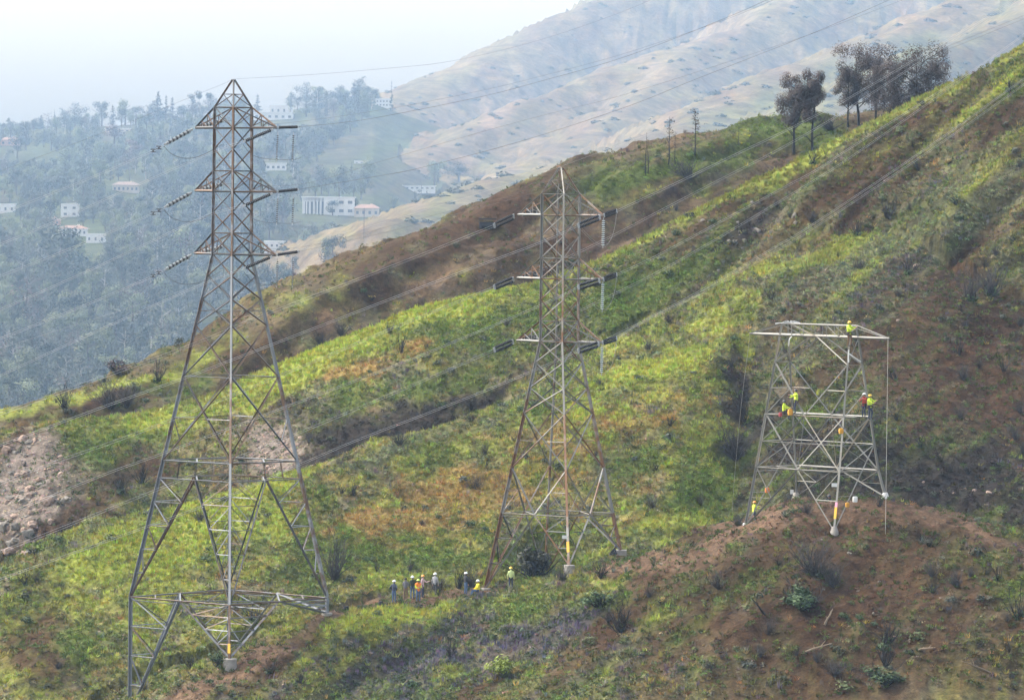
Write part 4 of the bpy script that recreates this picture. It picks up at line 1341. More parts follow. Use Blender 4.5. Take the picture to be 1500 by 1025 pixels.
B_GREY = simple('grey_dead_twigs', (.040, .035, .033), .9, noise=.3, scale=3)


def crown_mesh(name, lobes, n, size, mat, seed, flat=.0, up=.35):
    """many leaf sprays spread through the volume of several uneven lobes: [(centre, radii)]"""
    r = np.random.default_rng(seed)
    vol = np.array([l[1][0] * l[1][1] * l[1][2] for l in lobes]); vol = vol ** .75; vol /= vol.sum()
    vs, fs = [], []
    pick = r.choice(len(lobes), n, p=vol)
    for k in range(n):
        c, rd = lobes[pick[k]]
        d = r.normal(size=3); d /= np.linalg.norm(d)
        q = r.uniform(.15, 1.0) ** .45
        if r.uniform() < .12: q *= 1.15
        p = np.array(c) + d * np.array(rd) * q
        s_ = size * r.uniform(.5, 1.3)
        w_ = d * np.array([1, 1, 1.2]) + r.normal(size=3) * .38 + np.array([0, 0, up]); w_ /= np.linalg.norm(w_)
        u = r.normal(size=3); u[2] *= (1 - flat); u -= w_ * u.dot(w_); u /= max(1e-6, np.linalg.norm(u))
        v = np.cross(w_, u)
        i = len(vs)
        vs += [tuple(p - u * s_), tuple(p + v * s_ * .55), tuple(p + u * s_), tuple(p - v * s_ * .5)]
        fs.append((i, i + 1, i + 2, i + 3))
    me = bpy.data.meshes.new(name); me.from_pydata(vs, [], fs); me.materials.append(mat)
    return me


def limbs(bm, base, top, r0, n, spread_, seed, lean=0.0, sides=5, twig=2, start=.3):
    """a tapered trunk with limbs that fork"""
    r = random.Random(seed)
    base, top = Vector(base), Vector(top)
    H = (top - base).length
    pts = [lerp(base, top, t_) + Vector((r.uniform(-1, 1), r.uniform(-1, 1), 0)) * H * .02 * (t_ > 0) for t_ in (0, .2, .45, .7, 1)]
    bm_tube(bm, pts, [r0, r0 * .8, r0 * .6, r0 * .4, r0 * .12], sides)
    for i in range(n):
        t_ = r.uniform(start, .95)
        p = lerp(base, top, t_)
        a = r.uniform(0, 6.283); ln = spread_ * r.uniform(.45, 1.0) * (1.15 - .6 * t_)
        d = Vector((math.cos(a), math.sin(a), r.uniform(.15, .9)))
        q = p + d * ln
        mid_ = lerp(p, q, .5) + Vector((r.uniform(-.1, .1), r.uniform(-.1, .1), r.uniform(-.05, .15))) * ln
        bm_tube(bm, [p, mid_, q], [r0 * .35 * (1.1 - t_), r0 * .22, r0 * .06], 4, cap=False)
        for _ in range(twig):
            s_ = lerp(mid_, q, r.uniform(0, .9)); a2 = a + r.uniform(-1.1, 1.1)
            e = s_ + Vector((math.cos(a2), math.sin(a2), r.uniform(.0, 1.0))) * ln * r.uniform(.3, .6)
            bm_tube(bm, [s_, e], [r0 * .12, r0 * .04], 3, cap=False)


def tree_proto(kind, seed):
    """meshes for a tree about one unit tall: (trunk, crown)"""
    r = random.Random(seed)
    bm = bmesh.new()
    if kind == 'conifer':
        limbs(bm, (0, 0, -.03), (0, 0, .98), .025, 10, .2, seed, twig=0, start=.15)
        lobes = []
        for i in range(11):
            z = .14 + .8 * i / 10; w_ = .20 * (1 - i / 11.5) + .02
            for _ in range(2):
                a = r.uniform(0, 6.28); lobes.append(((math.cos(a) * w_ * .45, math.sin(a) * w_ * .45, z + r.uniform(-.03, .03)), (w_ * .75, w_ * .75, .045)))
        cm = crown_mesh('crown', lobes, 700, .024, L_DARK, seed, .4)
    elif kind == 'palm':
        limbs(bm, (0, 0, -.03), (.02, 0, .86), .018, 0, 0, seed)
        lobes = [((.02, 0, .88), (.13, .13, .07)), ((.02, 0, .80), (.08, .08, .06))]
        cm = crown_mesh('crown', lobes, 120, .05, L_GREY, seed, .2)
    elif kind == 'tall':      # eucalyptus like, open
        limbs(bm, (0, 0, -.03), (.03, 0, .9), .030, 9, .32, seed, start=.25)
        lobes = [((r.uniform(-.17, .17), r.uniform(-.17, .17), .35 + .55 * (i / 8) + r.uniform(-.05, .05)), (r.uniform(.07, .15), r.uniform(.07, .15), r.uniform(.06, .12))) for i in range(9)]
        cm = crown_mesh('crown', lobes, 900, .024, L_GREY, seed)
    elif kind == 'bare':
        limbs(bm, (0, 0, -.03), (0, 0, .95), .020, 22, .42, seed, twig=4, start=.15)
        lobes = [((0, 0, .62), (.3, .3, .3))]
        cm = crown_mesh('crown', lobes, 150, .026, L_DRY, seed)
    else:
        limbs(bm, (0, 0, -.03), (0, 0, .75), .035, 8, .36, seed, start=.2)
        nl = r.randint(9, 13)
        lobes = []
        for i in range(nl):
            a = r.uniform(0, 6.28); d = r.uniform(.0, .30); z = r.uniform(.30, .82) - .35 * max(0, d - .15)
            s_ = r.uniform(.11, .20)
            lobes.append(((d * math.cos(a), d * math.sin(a), z), (s_, s_, s_ * .8)))
        mat = {'oak': L_OAK, 'pale': L_PALE, 'grey': L_GREY, 'dry': L_DRY}[kind]
        cm = crown_mesh('crown', lobes, 1300, .024, mat, seed)
    tm = from_bm('trunk', bm, B_PALE if kind == 'tall' else B_BARK)
    return tm, cm


KINDS_ = ['oak', 'oak', 'pale', 'oak', 'grey', 'pale', 'grey', 'tall', 'conifer', 'bare']
PROTO = {}
for k_ in ('oak', 'grey', 'pale', 'tall', 'conifer', 'bare', 'dry', 'palm'):
    PROTO[k_] = [tree_proto(k_, 400 + 13 * i + sum(map(ord, k_))) for i in range(4 if k_ == 'oak' else 2)]
TREE_LABEL = {
    'oak': 'round bluish green tree', 'grey': 'loose grey green tree', 'pale': 'pale green spreading tree',
    'tall': 'tall open tree with pale trunk', 'conifer': 'dark pointed conifer', 'bare': 'nearly leafless twiggy tree', 'dry': 'brownish dry tree'}


def plant_tree(kind, P, h, label=None, group=None, wide=1.0, name='tree', parts=None, cat='tree'):
    tm, cm = parts if parts else random.choice(PROTO[kind])
    o = empty(name, P, label, cat, group, rz=random.uniform(0, 6.28))
    o.scale = (h * wide, h * wide, h)
    mesh_obj('trunk', tm, o)
    if cm: mesh_obj('crown', cm, o)
    return o


# candidates over the wooded hill
n = 36000
Yc = FS * 1240 * (3250 / 1240) ** rng.uniform(0, 1, n)
Uc = rng.uniform(-.165, .03, n)
Xc = Uc * Yc
zc_, rc_, dc_ = terrain(Xc, Yc)
pxc, pyc = project(Xc, Yc, zc_)
dens = fbm(pxc / 60.0, pyc / 22.0, 501, 3)
ok = (pxc > -460) & (pxc < 640) & (rc_ == 5) & (dens > -.8) & ((pyc < 470) | (pxc < 430))
ok |= (rc_ == 4) & (pxc < 560) & (pyc > 225) & (dens > .15)
clear = [(480, 302, 62, 20), (534, 308, 40, 18), (405, 243, 22, 9), (185, 272, 34, 10), (112, 338, 40, 12), (137, 352, 22, 10), (8, 306, 22, 9), (405, 360, 26, 9), (316, 482, 24, 9), (585, 272, 50, 7), (412, 168, 50, 12), (16, 212, 20, 10), (98, 312, 20, 12), (172, 190, 26, 6), (50, 224, 34, 5)]
hh = FS * rng.uniform(.6, 1.25, n) * np.interp(Yc / FS, [1300, 2000, 3250], [15.0, 14, 15.5])
for (cx_, cy_, rx_, ry_) in clear:      # keep the houses in view: no crown in front of them
    topy = pyc - hh * 7500 / Yc
    ok &= ~((pyc < 275) & (pxc > 575 - (pyc - 140) * 1.15))
    ok &= ~((np.abs(pxc - cx_) < rx_) & (pyc > cy_ - ry_ * .4) & (topy < cy_ + ry_ * .7))
ii = np.nonzero(ok)[0]
taken, kept = {}, []
for i in ii[np.argsort(-Yc[ii])]:            # crowns keep clear of one another, so each one shows
    tp = 7500 * hh[i] / Yc[i]
    sx_, sy_ = tp * .30, tp * .17
    gx_, gy_ = int(pxc[i] // 14), int(pyc[i] // 6)
    if all(abs(pxc[i] - a) > sx_ or abs(pyc[i] - b) > sy_ for dx_ in (-2, -1, 0, 1, 2) for dy_ in (-3, -2, -1, 0, 1, 2, 3) for a, b in taken.get((gx_ + dx_, gy_ + dy_), ())):
        taken.setdefault((gx_, gy_), []).append((pxc[i], pyc[i])); kept.append(i)
ii = np.array(kept)
kk_ = np.array(KINDS_)[(vnoise(pxc / 23.0, pyc / 14.0, 77) * 7 + rng.uniform(-3, 3, n) + 5).clip(0, 9).astype(int)]
order = ii[np.argsort(-np.where(pxc[ii] > -15, hh[ii] / Yc[ii], 0))]
# of the ones that show largest, three hundred are trees of their own
single, rest = order[:215], order[215:]
for i in single:
    k_ = str(kk_[i])
    zn = ('just beyond the near ridge at left' if pyc[i] > 470 else 'low in the valley left of the tall pylon' if pyc[i] > 380 and pxc[i] < 290 else 'low in the valley right of the tall pylon' if pyc[i] > 330 and pxc[i] >= 290 else 'around the terraced houses at left' if pyc[i] > 280 and pxc[i] < 180 else 'on the slope left of the tall pylon' if pxc[i] < 320 else 'on the slope around the columned house')
    sz = 'large' if hh[i] / Yc[i] > .0080 else 'smaller'
    plant_tree(k_, (Xc[i], Yc[i], zc_[i] - .2), hh[i], sz + ' ' + TREE_LABEL[k_] + ' ' + zn, sz + ' ' + k_ + ' trees ' + zn, wide=random.uniform(.85, 1.25))
for k_ in PROTO:
    if k_ == 'palm': continue
    sub = rest[kk_[rest] == k_]
    if len(sub) == 0: continue
    for v in range(2):
        s2 = sub[v::2]
        tm, cm = PROTO[k_][v]
        bm = bmesh.new(); bm.from_mesh(tm); nt_ = len(bm.faces); bm.from_mesh(cm)
        bm.faces.ensure_lookup_table()
        for f in bm.faces[nt_:]: f.material_index = 1
        me = bpy.data.meshes.new('forest_tree'); bm.to_mesh(me); bm.free(); me.materials.append(tm.materials[0]); me.materials.append(cm.materials[0])
        hs_ = hh[s2]
        scatter('forest', me, np.stack([Xc[s2], Yc[s2], zc_[s2] - .2], 1), np.stack([0 * hs_, 0 * hs_, rng.uniform(0, 6.28, len(s2))], 1), np.stack([hs_ * 1.05, hs_ * 1.05, hs_], 1), np.full((len(s2), 3), .1))

# trees that stand out on the far skyline and in front of the woods
def sky_tree(px, py_base, py_top, kind, label, Y=None, wide=1.0):
    if Y is None:
        hit = ground_hit(px, py_base)
        Y = 3190 * FS
    x = at(px, py_base, Y)[0]
    z = gz(x, Y)
    h = at(px, py_top, Y)[2] - z
    plant_tree(kind, (x, Y, z - .3), max(h, 4.0), label, 'trees along the far skyline', wide=wide)


for (px, pt, kind, wd, lab) in (
        (230, 133, 'conifer', 1.5, 'broad pointed conifer rising highest on the far skyline'), (243, 137, 'conifer', .7, 'slim conifer just right of the tallest conifer on the far skyline'),
        (80, 160, 'conifer', .55, 'thin pointed tree alone on the far skyline at the upper left'), (292, 136, 'palm', 1.0, 'slender palm on the far skyline beside the tall pylon'), (306, 134, 'palm', 1.2, 'taller fuller palm on the far skyline against the tall pylon'),
        (178, 155, 'oak', .9, 'squarish dark crown on the far skyline left of the conifers'), (199, 152, 'oak', 1.3, 'wide rounded crown on the far skyline left of the conifers'), (120, 168, 'oak', 1.6, 'broad low crown on the far skyline at left'), (140, 170, 'oak', 1.5, 'flat topped crown on the far skyline at left centre'),
        (50, 173, 'oak', 1.5, 'blocky crown on the far skyline left of the thin pointed tree'), (15, 176, 'grey', 1.5, 'low grey crown on the far skyline at the left edge'), (30, 178, 'oak', 1.3, 'small round crown on the far skyline near the left edge'), (265, 150, 'oak', 1.4, 'wide crown on the far skyline right of the slim conifer'),
        (377, 136, 'conifer', 1.1, 'small conifer on the skyline just right of the tall pylon'), (424, 134, 'tall', 1.0, 'narrow tree on the skyline behind the white hillside house'), (464, 126, 'tall', 1.3, 'tall full tree on the skyline right of the white hillside house'),
        (490, 129, 'oak', 1.3, 'domed tree on the skyline right of the tallest full tree'), (519, 119, 'conifer', 1.5, 'upright dense tree on the skyline near the mountain foot'), (545, 126, 'tall', 1.5, 'wispy tree group on the skyline against the mountain foot'), (448, 141, 'grey', 1.5, 'loose bushy tree on the skyline behind the white hillside house'), (510, 150, 'oak', 1.8, 'broad dark mass of oak below the skyline at the mountain foot'), (478, 158, 'oak', 1.6, 'dark rounded oak under the domed skyline tree'), (530, 146, 'grey', 1.8, 'grey spreading tree under the mountain edge'),
        (573, 115, 'conifer', .30, 'pencil thin cypress on the skyline beside the pale block at the mountain foot')):
    sky_tree(px, 190, pt, kind, lab, Y=(3180 + (px % 7)) * FS, wide=wd)
for (px, pb, pt, kind, wd, lab) in (
        (25, 232, 196, 'oak', 1.2, 'dark rounded tree beside the pink house'), (90, 425, 318, 'oak', 1.25, 'very big rounded oak above the terraced houses at left'), (295, 335, 258, 'conifer', 1.0, 'dark conifer right of the low white house on the slope'),
        (515, 315, 285, 'oak', 1.3, 'bush like tree in front of the white columned house'), (487, 316, 290, 'oak', 1.1, 'dark tree hiding the middle of the white columned house'), (515, 262, 235, 'conifer', .8, 'dark cypress on the slope above the white columned house'), (642, 268, 236, 'oak', 1.9, 'large dark tree clump at the foot of the pink mountain spur'), (672, 266, 232, 'oak', 1.9, 'second large dark clump right of the first at the mountain spur foot'), (470, 215, 180, 'oak', 2.0, 'dark scrub oak at the left foot of the mountain'),
        (20, 560, 478, 'tall', .8, 'bare white limbed tree at the left edge of the valley'), (140, 548, 500, 'pale', 1.6, 'yellow green spreading tree just beyond the near ridge'), (235, 532, 485, 'pale', 1.8, 'light green domed tree just beyond the near ridge'), (120, 540, 480, 'grey', 1.4, 'grey green tree left of the yellow green tree'), (200, 470, 400, 'bare', 1.2, 'twiggy leafless tree in the middle of the valley'), (40, 480, 395, 'bare', 1.3, 'large purple grey leafless tree at the left of the valley'), (110, 490, 420, 'oak', 1.2, 'round topped tree in the lower valley'), (170, 520, 430, 'grey', 1.1, 'tall grey green tree in the lower valley'),
        (168, 215, 175, 'dry', 1.5, 'reddish crown below the skyline house at left'), (195, 238, 195, 'dry', 1.3, 'reddish pointed crown left of the tall pylon')):
    hit = ground_hit(px, pb)
    if hit is not None and hit.y > 1200:
        h = at(px, pt, hit.y)[2] - hit.z
        plant_tree(kind, hit - Vector((0, 0, .3)), max(h, 4.0), lab, None, wide=wd)
    else:
        Y = FS * (1500.0 if pb > 400 else 2600.0)
        x = at(px, pb, Y)[0]; z = gz(x, Y)
        plant_tree(kind, (x, Y, z - .3), max(6.0, at(px, pt, Y)[2] - z), lab, None, wide=wd)

# dark scrub over the far mountain
n = 5200
Ym = FS * rng.uniform(1700, 4100, n); Um = rng.uniform(-.045, .105, n)
Xm = Ym * Um
zm, rm, dm = terrain(Xm, Ym)
pxm, pym = project(Xm, Ym, zm)
dn = fbm(pxm / 40.0, pym / 24.0, 611, 4)
km = (rm == 4) & (dn + rng.uniform(-.45, .45, n) > .26)
bmm = crown_mesh('scrub_bush', [((0, 0, .35), (.7, .7, .45)), ((.5, .3, .2), (.5, .5, .3))], 60, .22, L_OAK, 9)
hm_ = FS * rng.uniform(1.4, 4.2, km.sum())
scatter('scrub_vegetation', bmm, np.stack([Xm[km], Ym[km], zm[km] - .3], 1), np.stack([0 * hm_, 0 * hm_, rng.uniform(0, 6.28, len(hm_))], 1), np.stack([hm_ * 1.2, hm_ * 1.2, hm_ * .75], 1), np.full((len(hm_), 3), .1))


# ---- burnt pines and snags on the ridge
def scorched_pine(seed, lobes_n, wide):
    r = random.Random(seed)
    bm = bmesh.new()
    limbs(bm, (0, 0, -.03), (r.uniform(-.04, .04), 0, .82), .020, 14, .20 * wide, seed, twig=3, start=.25)
    lobes = []
    for i in range(lobes_n):
        z = r.uniform(.36 if lobes_n > 20 else .5, .93); a = r.uniform(0, 6.28); d = r.uniform(0, .17 * wide) * (1.2 - .9 * abs(z - .68))
        s_ = r.uniform(.045, .085)
        lobes.append(((d * math.cos(a), d * math.sin(a), z), (s_, s_, s_ * 1.25)))
    return from_bm('trunk', bm, B_CHAR), crown_mesh('crown', lobes, 13000, .0092, L_SCORCH, seed, up=1.0)


def stand_at(px, py, Y):
    x = at(px, py, Y)[0]
    return Vector((x, Y, gz(x, Y)))


for i, (px, pb, pt, Y, wd, ln, lab) in enumerate((
        (1163, 226, 101, 605, 1.15, 44, 'scorched pine with full dark crown and bare trunk, leftmost of the pines on the ridge'), (1190, 224, 99, 605, .80, 20, 'thin crowned scorched pine right beside the leftmost pine'),
        (1258, 184, 62, 612, 1.95, 84, 'big scorched pine with a broad brown crown on the ridge'), (1284, 180, 78, 616, 1.7, 60, 'scorched pine in the middle of the dense group on the ridge'), (1312, 166, 80, 612, 1.7, 60, 'scorched pine between the two tallest pines on the ridge'),
        (1343, 158, 58, 612, 1.95, 86, 'tall scorched pine with rounded top at the right end of the pine group'), (1364, 150, 84, 616, 1.3, 44, 'low scorched pine at the outer right edge of the pine group'), (1242, 186, 94, 618, 1.2, 40, 'scorched pine at the left edge of the dense pine group'))):
    P = ground_hit(px, pb)
    if P is None or not (560 < P.y < 660): P = stand_at(px, pb, Y)
    h = at(px, pt, P.y)[2] - P.z
    o = plant_tree(None, P, h, lab, 'scorched pines on the ridge', wide=1.0, name='pine_tree', parts=scorched_pine(900 + i, ln, wd))


def snag_parts(seed, dense, needle=0, mat=B_CHAR):
    bm = bmesh.new()
    limbs(bm, (0, 0, -.03), (0, 0, 1.0), .017, dense, .16, seed, twig=1, start=.18)
    cm = None
    if needle:
        r = random.Random(seed)
        cm = crown_mesh('crown', [((r.uniform(-.06, .06), r.uniform(-.06, .06), z), (.09, .09, .06)) for z in (.6, .7, .8, .9, .96)], needle, .022, L_SCORCH, seed, up=1.0)
    return from_bm('trunk', bm, mat), cm


for i, (px, pb, pt, dn_, nd, lab) in enumerate((
        (945.5, 257, 194, 4, 0, 'bare burnt trunk without branches, left one of a close pair on the ridge'), (949, 254, 203, 5, 0, 'bare burnt trunk, right one of a close pair on the ridge'), (979, 243, 171, 26, 40, 'burnt snag with many short side branches on the ridge'),
        (989, 240, 193, 14, 60, 'small burnt snag just right of the branched snag'), (1018, 228, 160, 20, 150, 'tallest slender burnt pine with a tuft of brown needles on the ridge'), (930, 221, 203, 8, 0, 'tiny dead sapling on the ridge line left of the bare pair'), (1160, 228, 190, 10, 0, 'thin dark trunk below the leftmost scorched pine'), (1082, 214, 186, 18, 90, 'small reddish burnt tree beside the dirt path on the ridge'))):
    hit = ground_hit(px, pb)
    if hit is None or hit.y > 700: hit = stand_at(px, pb, 590)
    h = at(px, pt, hit.y)[2] - hit.z
    plant_tree(None, hit, h, lab, 'burnt snags on the ridge', name='dead_tree', parts=snag_parts(700 + i, dn_, nd))


# ---- burnt shrubs
def burnt_shrub_mesh(seed, n=13, mat=B_CHAR, leaf=None, nl=0, thick=.022):
    r = random.Random(seed)
    bm = bmesh.new()
    for i in range(n):
        a = r.uniform(0, 6.28); sp = r.uniform(.3, 1.25)
        p = [Vector((r.uniform(-.06, .06), r.uniform(-.06, .06), -.05))]
        d = Vector((math.cos(a) * sp, math.sin(a) * sp, 1)).normalized()
        ln = r.uniform(.55, 1.05)
        for k in range(3):
            d = (d + Vector((r.uniform(-.5, .5), r.uniform(-.5, .5), r.uniform(-.1, .3)))).normalized()
            p.append(p[-1] + d * ln / 3)
        bm_tube(bm, p, [thick, thick * .75, thick * .5, thick * .15], 4, cap=False)
        for _ in range(6):
            k = r.randint(1, 3); s_ = lerp(p[k - 1], p[k], r.uniform(.2, 1))
            d2 = (d + Vector((r.uniform(-1, 1), r.uniform(-1, 1), r.uniform(-.2, .6)))).normalized()
            e = s_ + d2 * ln * r.uniform(.18, .4)
            bm_tube(bm, [s_, e], [thick * .42, thick * .12], 3, cap=False)
            if r.random() < .7:
                m_ = lerp(s_, e, .5)
                bm_tube(bm, [m_, m_ + (d2 + Vector((r.uniform(-.8, .8), r.uniform(-.8, .8), .3))).normalized() * ln * .16], [thick * .28, thick * .1], 3, cap=False)
    return from_bm('branches', bm, mat)


BS = [burnt_shrub_mesh(30 + i, 9 + 3 * i) for i in range(4)]
BG = [burnt_shrub_mesh(60 + i, 40, B_GREY, thick=.014) for i in range(2)]
UND = crown_mesh('regrowth', [((0, 0, .1), (.3, .3, .16)), ((.2, .1, .06), (.2, .2, .1))], 90, .06, L_BUSH, 4)


def burnt_shrub(P, h, label, group, grey=False, wide=1.0, regrow=False):
    o = empty('burnt_shrub', P, label, 'burnt shrub', group, rz=random.uniform(0, 6.28))
    o.scale = (h * wide, h * wide, h)
    mesh_obj('branches', random.choice(BG if grey else BS), o)
    if regrow: mesh_obj('regrowth', UND, o)
    return o


def hit_or(px, py, Y):
    h = ground_hit(px, py)
    return h if h is not None and abs(h.y - Y) < 90 else stand_at(px, py, Y)


for (px, pb, hpx, Y, wd, grey, rg, lab) in (
        (1008, 262, 34, 570, 1.6, True, False, 'big round grey burnt shrub under the slender pines on the ridge'), (1215, 190, 26, 570, 1.8, True, False, 'dark burnt thicket below the leftmost scorched pine'), (490, 850, 74, 425, .62, True, False, 'tall grey brown burnt shrub between the two big pylons on the green slope'),
        (1088, 618, 70, 425, .55, False, False, 'tall black burnt bush in the ravine left of the pale tower'), (1076, 672, 60, 415, .8, True, False, 'grey burnt thicket in the ravine beside the pale tower'), (1420, 440, 46, 450, .9, True, True, 'burnt shrub with grey fan of twigs on the right slope'), (1452, 432, 54, 450, .9, True, True, 'larger burnt shrub right of the grey fan on the right slope'),
        (1190, 842, 64, 352, 1.05, True, False, 'wide grey leafless shrub on the brown mound below the pale tower'), (1220, 858, 46, 350, 1.0, True, False, 'grey leafless shrub at the right side of the wide one on the mound'), (1300, 942, 44, 348, .8, False, True, 'black burnt shrub low on the brown mound'), (1296, 975, 50, 345, .7, False, False, 'burnt stems above the green bush low on the mound'),
        (1222, 990, 26, 345, 1.4, True, False, 'low heap of grey burnt twigs near the bottom of the mound'), (1462, 850, 40, 356, .6, False, True, 'thin burnt shrub at the right side of the mound'), (1492, 905, 56, 352, .6, False, True, 'burnt shrub at the right edge of the picture'), (1365, 868, 34, 354, .5, False, False, 'small burnt stump with branches on the mound'),
        (908, 926, 56, 390, .9, False, False, 'brown burnt shrub with spreading branches in the gully'), (880, 846, 30, 400, 1.1, False, False, 'dark burnt shrub by the dirt bench right of the rusty pylon'), (672, 862, 50, 406, .55, False, False, 'black burnt stump behind the seated worker'), (690, 858, 36, 408, 1.0, True, False, 'low burnt twigs at the left foot of the rusty pylon'), (640, 866, 26, 408, 1.5, True, False, 'fallen grey branches behind the group of workers'),
        (95, 600, 44, 500, .7, False, False, 'burnt shrub on the far ridge at left'), (160, 598, 40, 500, 1.2, True, False, 'wide burnt shrub on the far ridge right of the first'), (185, 596, 44, 498, .9, True, False, 'burnt shrub with upright twigs on the far ridge'), (232, 560, 40, 520, .7, False, True, 'burnt tree shaped shrub on the ridge behind the tall pylon'), (178, 722, 34, 440, .8, False, True, 'black burnt shrub on the cut bank at left'), (208, 708, 38, 440, .8, False, False, 'burnt shrub with forked branches above the cut bank'),
        (36, 856, 30, 420, .9, False, False, 'burnt branches at the foot of the pink cliff'), (588, 518, 44, 470, .5, False, False, 'leaning burnt sapling on the golden slope'), (625, 512, 18, 470, .5, False, False, 'small burnt stump on the green slope right of the leaning sapling'), (572, 488, 30, 480, .6, False, False, 'thin burnt sapling just under the green crest'), (690, 600, 20, 450, 1.0, False, False, 'dark burnt shrub in the burnt ravine'), (690, 618, 16, 446, 1.0, True, False, 'grey burnt shrub at the edge of the burnt ravine'),
        (500, 724, 22, 428, .8, False, False, 'small bare sapling on the orange grass slope'), (372, 912, 44, 397, 1.0, False, True, 'dark burnt bush inside the legs of the tall pylon'), (470, 505, 30, 540, .9, True, False, 'burnt thicket on the brown ridge above the green crest'), (500, 492, 28, 545, .9, True, False, 'burnt thicket right of the first on the brown ridge'), (440, 1000, 26, 376, .8, False, False, 'burnt twigs on the slope below the dirt track'), (395, 985, 26, 378, 1.0, False, True, 'low burnt shrub beside the dirt track'),
        (660, 965, 40, 386, .7, False, False, 'thin burnt shrub among the purple flowers'), (1130, 440, 26, 458, 1.0, False, False, 'burnt shrub on the streaked slope above the pale tower'), (1330, 402, 34, 460, .8, False, True, 'black burnt shrub beside pale stones on the right slope'), (1480, 135, 34, 492, .7, False, True, 'burnt shrub just below the right skyline'), (1408, 120, 14, 496, 1.0, False, False, 'small burnt shrub on the right skyline'),
        (1300, 320, 44, 470, .7, False, False, 'reddish burnt shrub on the upper right slope'), (1190, 240, 26, 490, 1.1, False, True, 'burnt bush just below the bright crest'), (1345, 250, 26, 478, .8, False, False, 'burnt shrub above the cables on the right slope'), (1255, 345, 30, 470, .8, False, True, 'dark burnt shrub in the middle of the right slope'), (1405, 520, 34, 425, .6, False, False, 'burnt stump on the dark lower right slope'), (1470, 545, 34, 420, .6, False, False, 'burnt sapling on the dark lower right slope'), (1350, 655, 30, 405, .8, False, True, 'burnt shrub on the slope right of the pale tower')):
    P = hit_or(px, pb, Y)
    burnt_shrub(P, hpx * P.y / FPX, lab, None, grey, wd, rg)

# the dark brown green bush behind the rusty pylon, and the dark red ones on the left crest
def leafy_bush(P, w_, h, mat, label, cat='bush', group=None, n=320, seed=0, name='bush', stems=True):
    r = random.Random(seed + 5)
    o = empty(name, P, label, cat, group, rz=r.uniform(0, 6.28))
    o.scale = (w_, w_, h)
    lobes = [((r.uniform(-.3, .3), r.uniform(-.3, .3), r.uniform(.25, .7)), (r.uniform(.16, .3), r.uniform(.16, .3), r.uniform(.16, .28))) for _ in range(9)]
    mesh_obj('foliage', crown_mesh('foliage', lobes, n, .055, mat, seed + 20), o)
    if stems:
        mesh_obj('stems', random.choice(BS), o)
    return o


for i, (px, pb, wpx, hpx, Y, mat, n_, lab) in enumerate((
        (782, 848, 46, 46, 412, leaf_mat('brown_green_leaves', (.040, .042, .026)), 700, 'dark brown green bush behind the legs of the rusty pylon'), (1172, 892, 52, 38, 349, L_BUSH, 700, 'dense dark green bush in the middle of the brown mound'), (1300, 1002, 52, 26, 344, L_BUSH, 500, 'green bush at the bottom of the mound under burnt stems'),
        (729, 992, 40, 32, 384, L_BRIGHT, 700, 'bright yellow green round bush among the purple flowers'), (755, 990, 16, 15, 384, L_GOLD, 200, 'small golden bush right of the bright round bush'), (172, 548, 34, 20, 560, L_MAROON, 300, 'dark red round bush on the left crest, largest of three'), (132, 556, 20, 16, 560, L_MAROON, 200, 'dark red bush left of the largest one on the crest'), (116, 560, 24, 14, 560, L_MAROON, 200, 'low dark red bush at the left of the crest'), (12, 578, 34, 18, 560, L_MAROON, 220, 'dark red bush at the left edge above the ridge'),
        (668, 384, 10, 6, 560, L_GOLD, 120, 'small golden bush on the brown ridge'), (545, 440, 12, 8, 545, L_GOLD, 120, 'orange bush on the brown ridge'), (1390, 240, 14, 8, 478, L_GOLD, 140, 'golden bush on the upper right slope'), (318, 975, 28, 22, 392, L_BUSH, 320, 'green bush beside the front footing of the tall pylon'), (968, 885, 14, 10, 393, L_GOLD, 140, 'small orange bush at the side of the gully'), (880, 890, 50, 24, 394, L_BUSH, 420, 'spreading green bush beside the gully'), (1400, 300, 20, 16, 468, L_BUSH, 200, 'green bush on the upper right slope'), (1360, 800, 16, 14, 358, L_GREY, 160, 'grey green bush on the right of the mound top'))):
    P = hit_or(px, pb, Y)
    k = P.y / FPX
    leafy_bush(P, wpx * k * 1.25, hpx * k * 1.25, mat, lab, n=n_, seed=40 + i, stems=i not in (3, 4))

# small green shrubs one can count, spread over the near slopes
GS = [crown_mesh('foliage', [((random.uniform(-.25, .25), random.uniform(-.25, .25), random.uniform(.15, .45)), (.28, .28, .22)) for _ in range(5)], 130, .085, mt, 300 + i) for i, mt in enumerate((L_BUSH, L_OAK, leaf_mat('olive_leaves', (.075, .095, .030)), L_GREY))]
cnt = 0
cx_ = rng.uniform(0, 1500, 1500); cy_ = rng.uniform(150, 1020, 1500)
placed = []
for px, py in zip(cx_, cy_):
    if cnt >= 215: break
    if fbm(np.array([px / 70.0]), np.array([py / 50.0]), 808, 3)[0] < .02: continue
    h = ground_hit(px, py, 335, 660, .0022)
    if h is None: continue
    if any((px - a) ** 2 + (py - b) ** 2 < 200 for a, b in placed): continue
    zone = ('on the brown mound' if h.y < 385 and px > 1000 else 'on the flowery slope in front' if h.y < 405 else 'on the long green spur' if px < 1060 and h.y < 452 and py > 560 else 'on the steep right slope' if px > 900 and h.y < 505 else 'on the hillside behind the pylons' if h.y < 500 else 'on the brown ridge beyond')
    v = random.randrange(4)
    o = empty('shrub', h - Vector((0, 0, .05)), '%s shrub growing %s' % (('small fresh green', 'small dark green', 'small olive', 'small grey green')[v], zone), 'shrub', 'small shrubs ' + zone, rz=random.uniform(0, 6.28))
    s_ = random.uniform(.5, 1.25) * (1.2 if h.y > 500 else 1)
    o.scale = (s_ * 1.2, s_ * 1.2, s_)
    mesh_obj('foliage', GS[v], o)
    placed.append((px, py)); cnt += 1
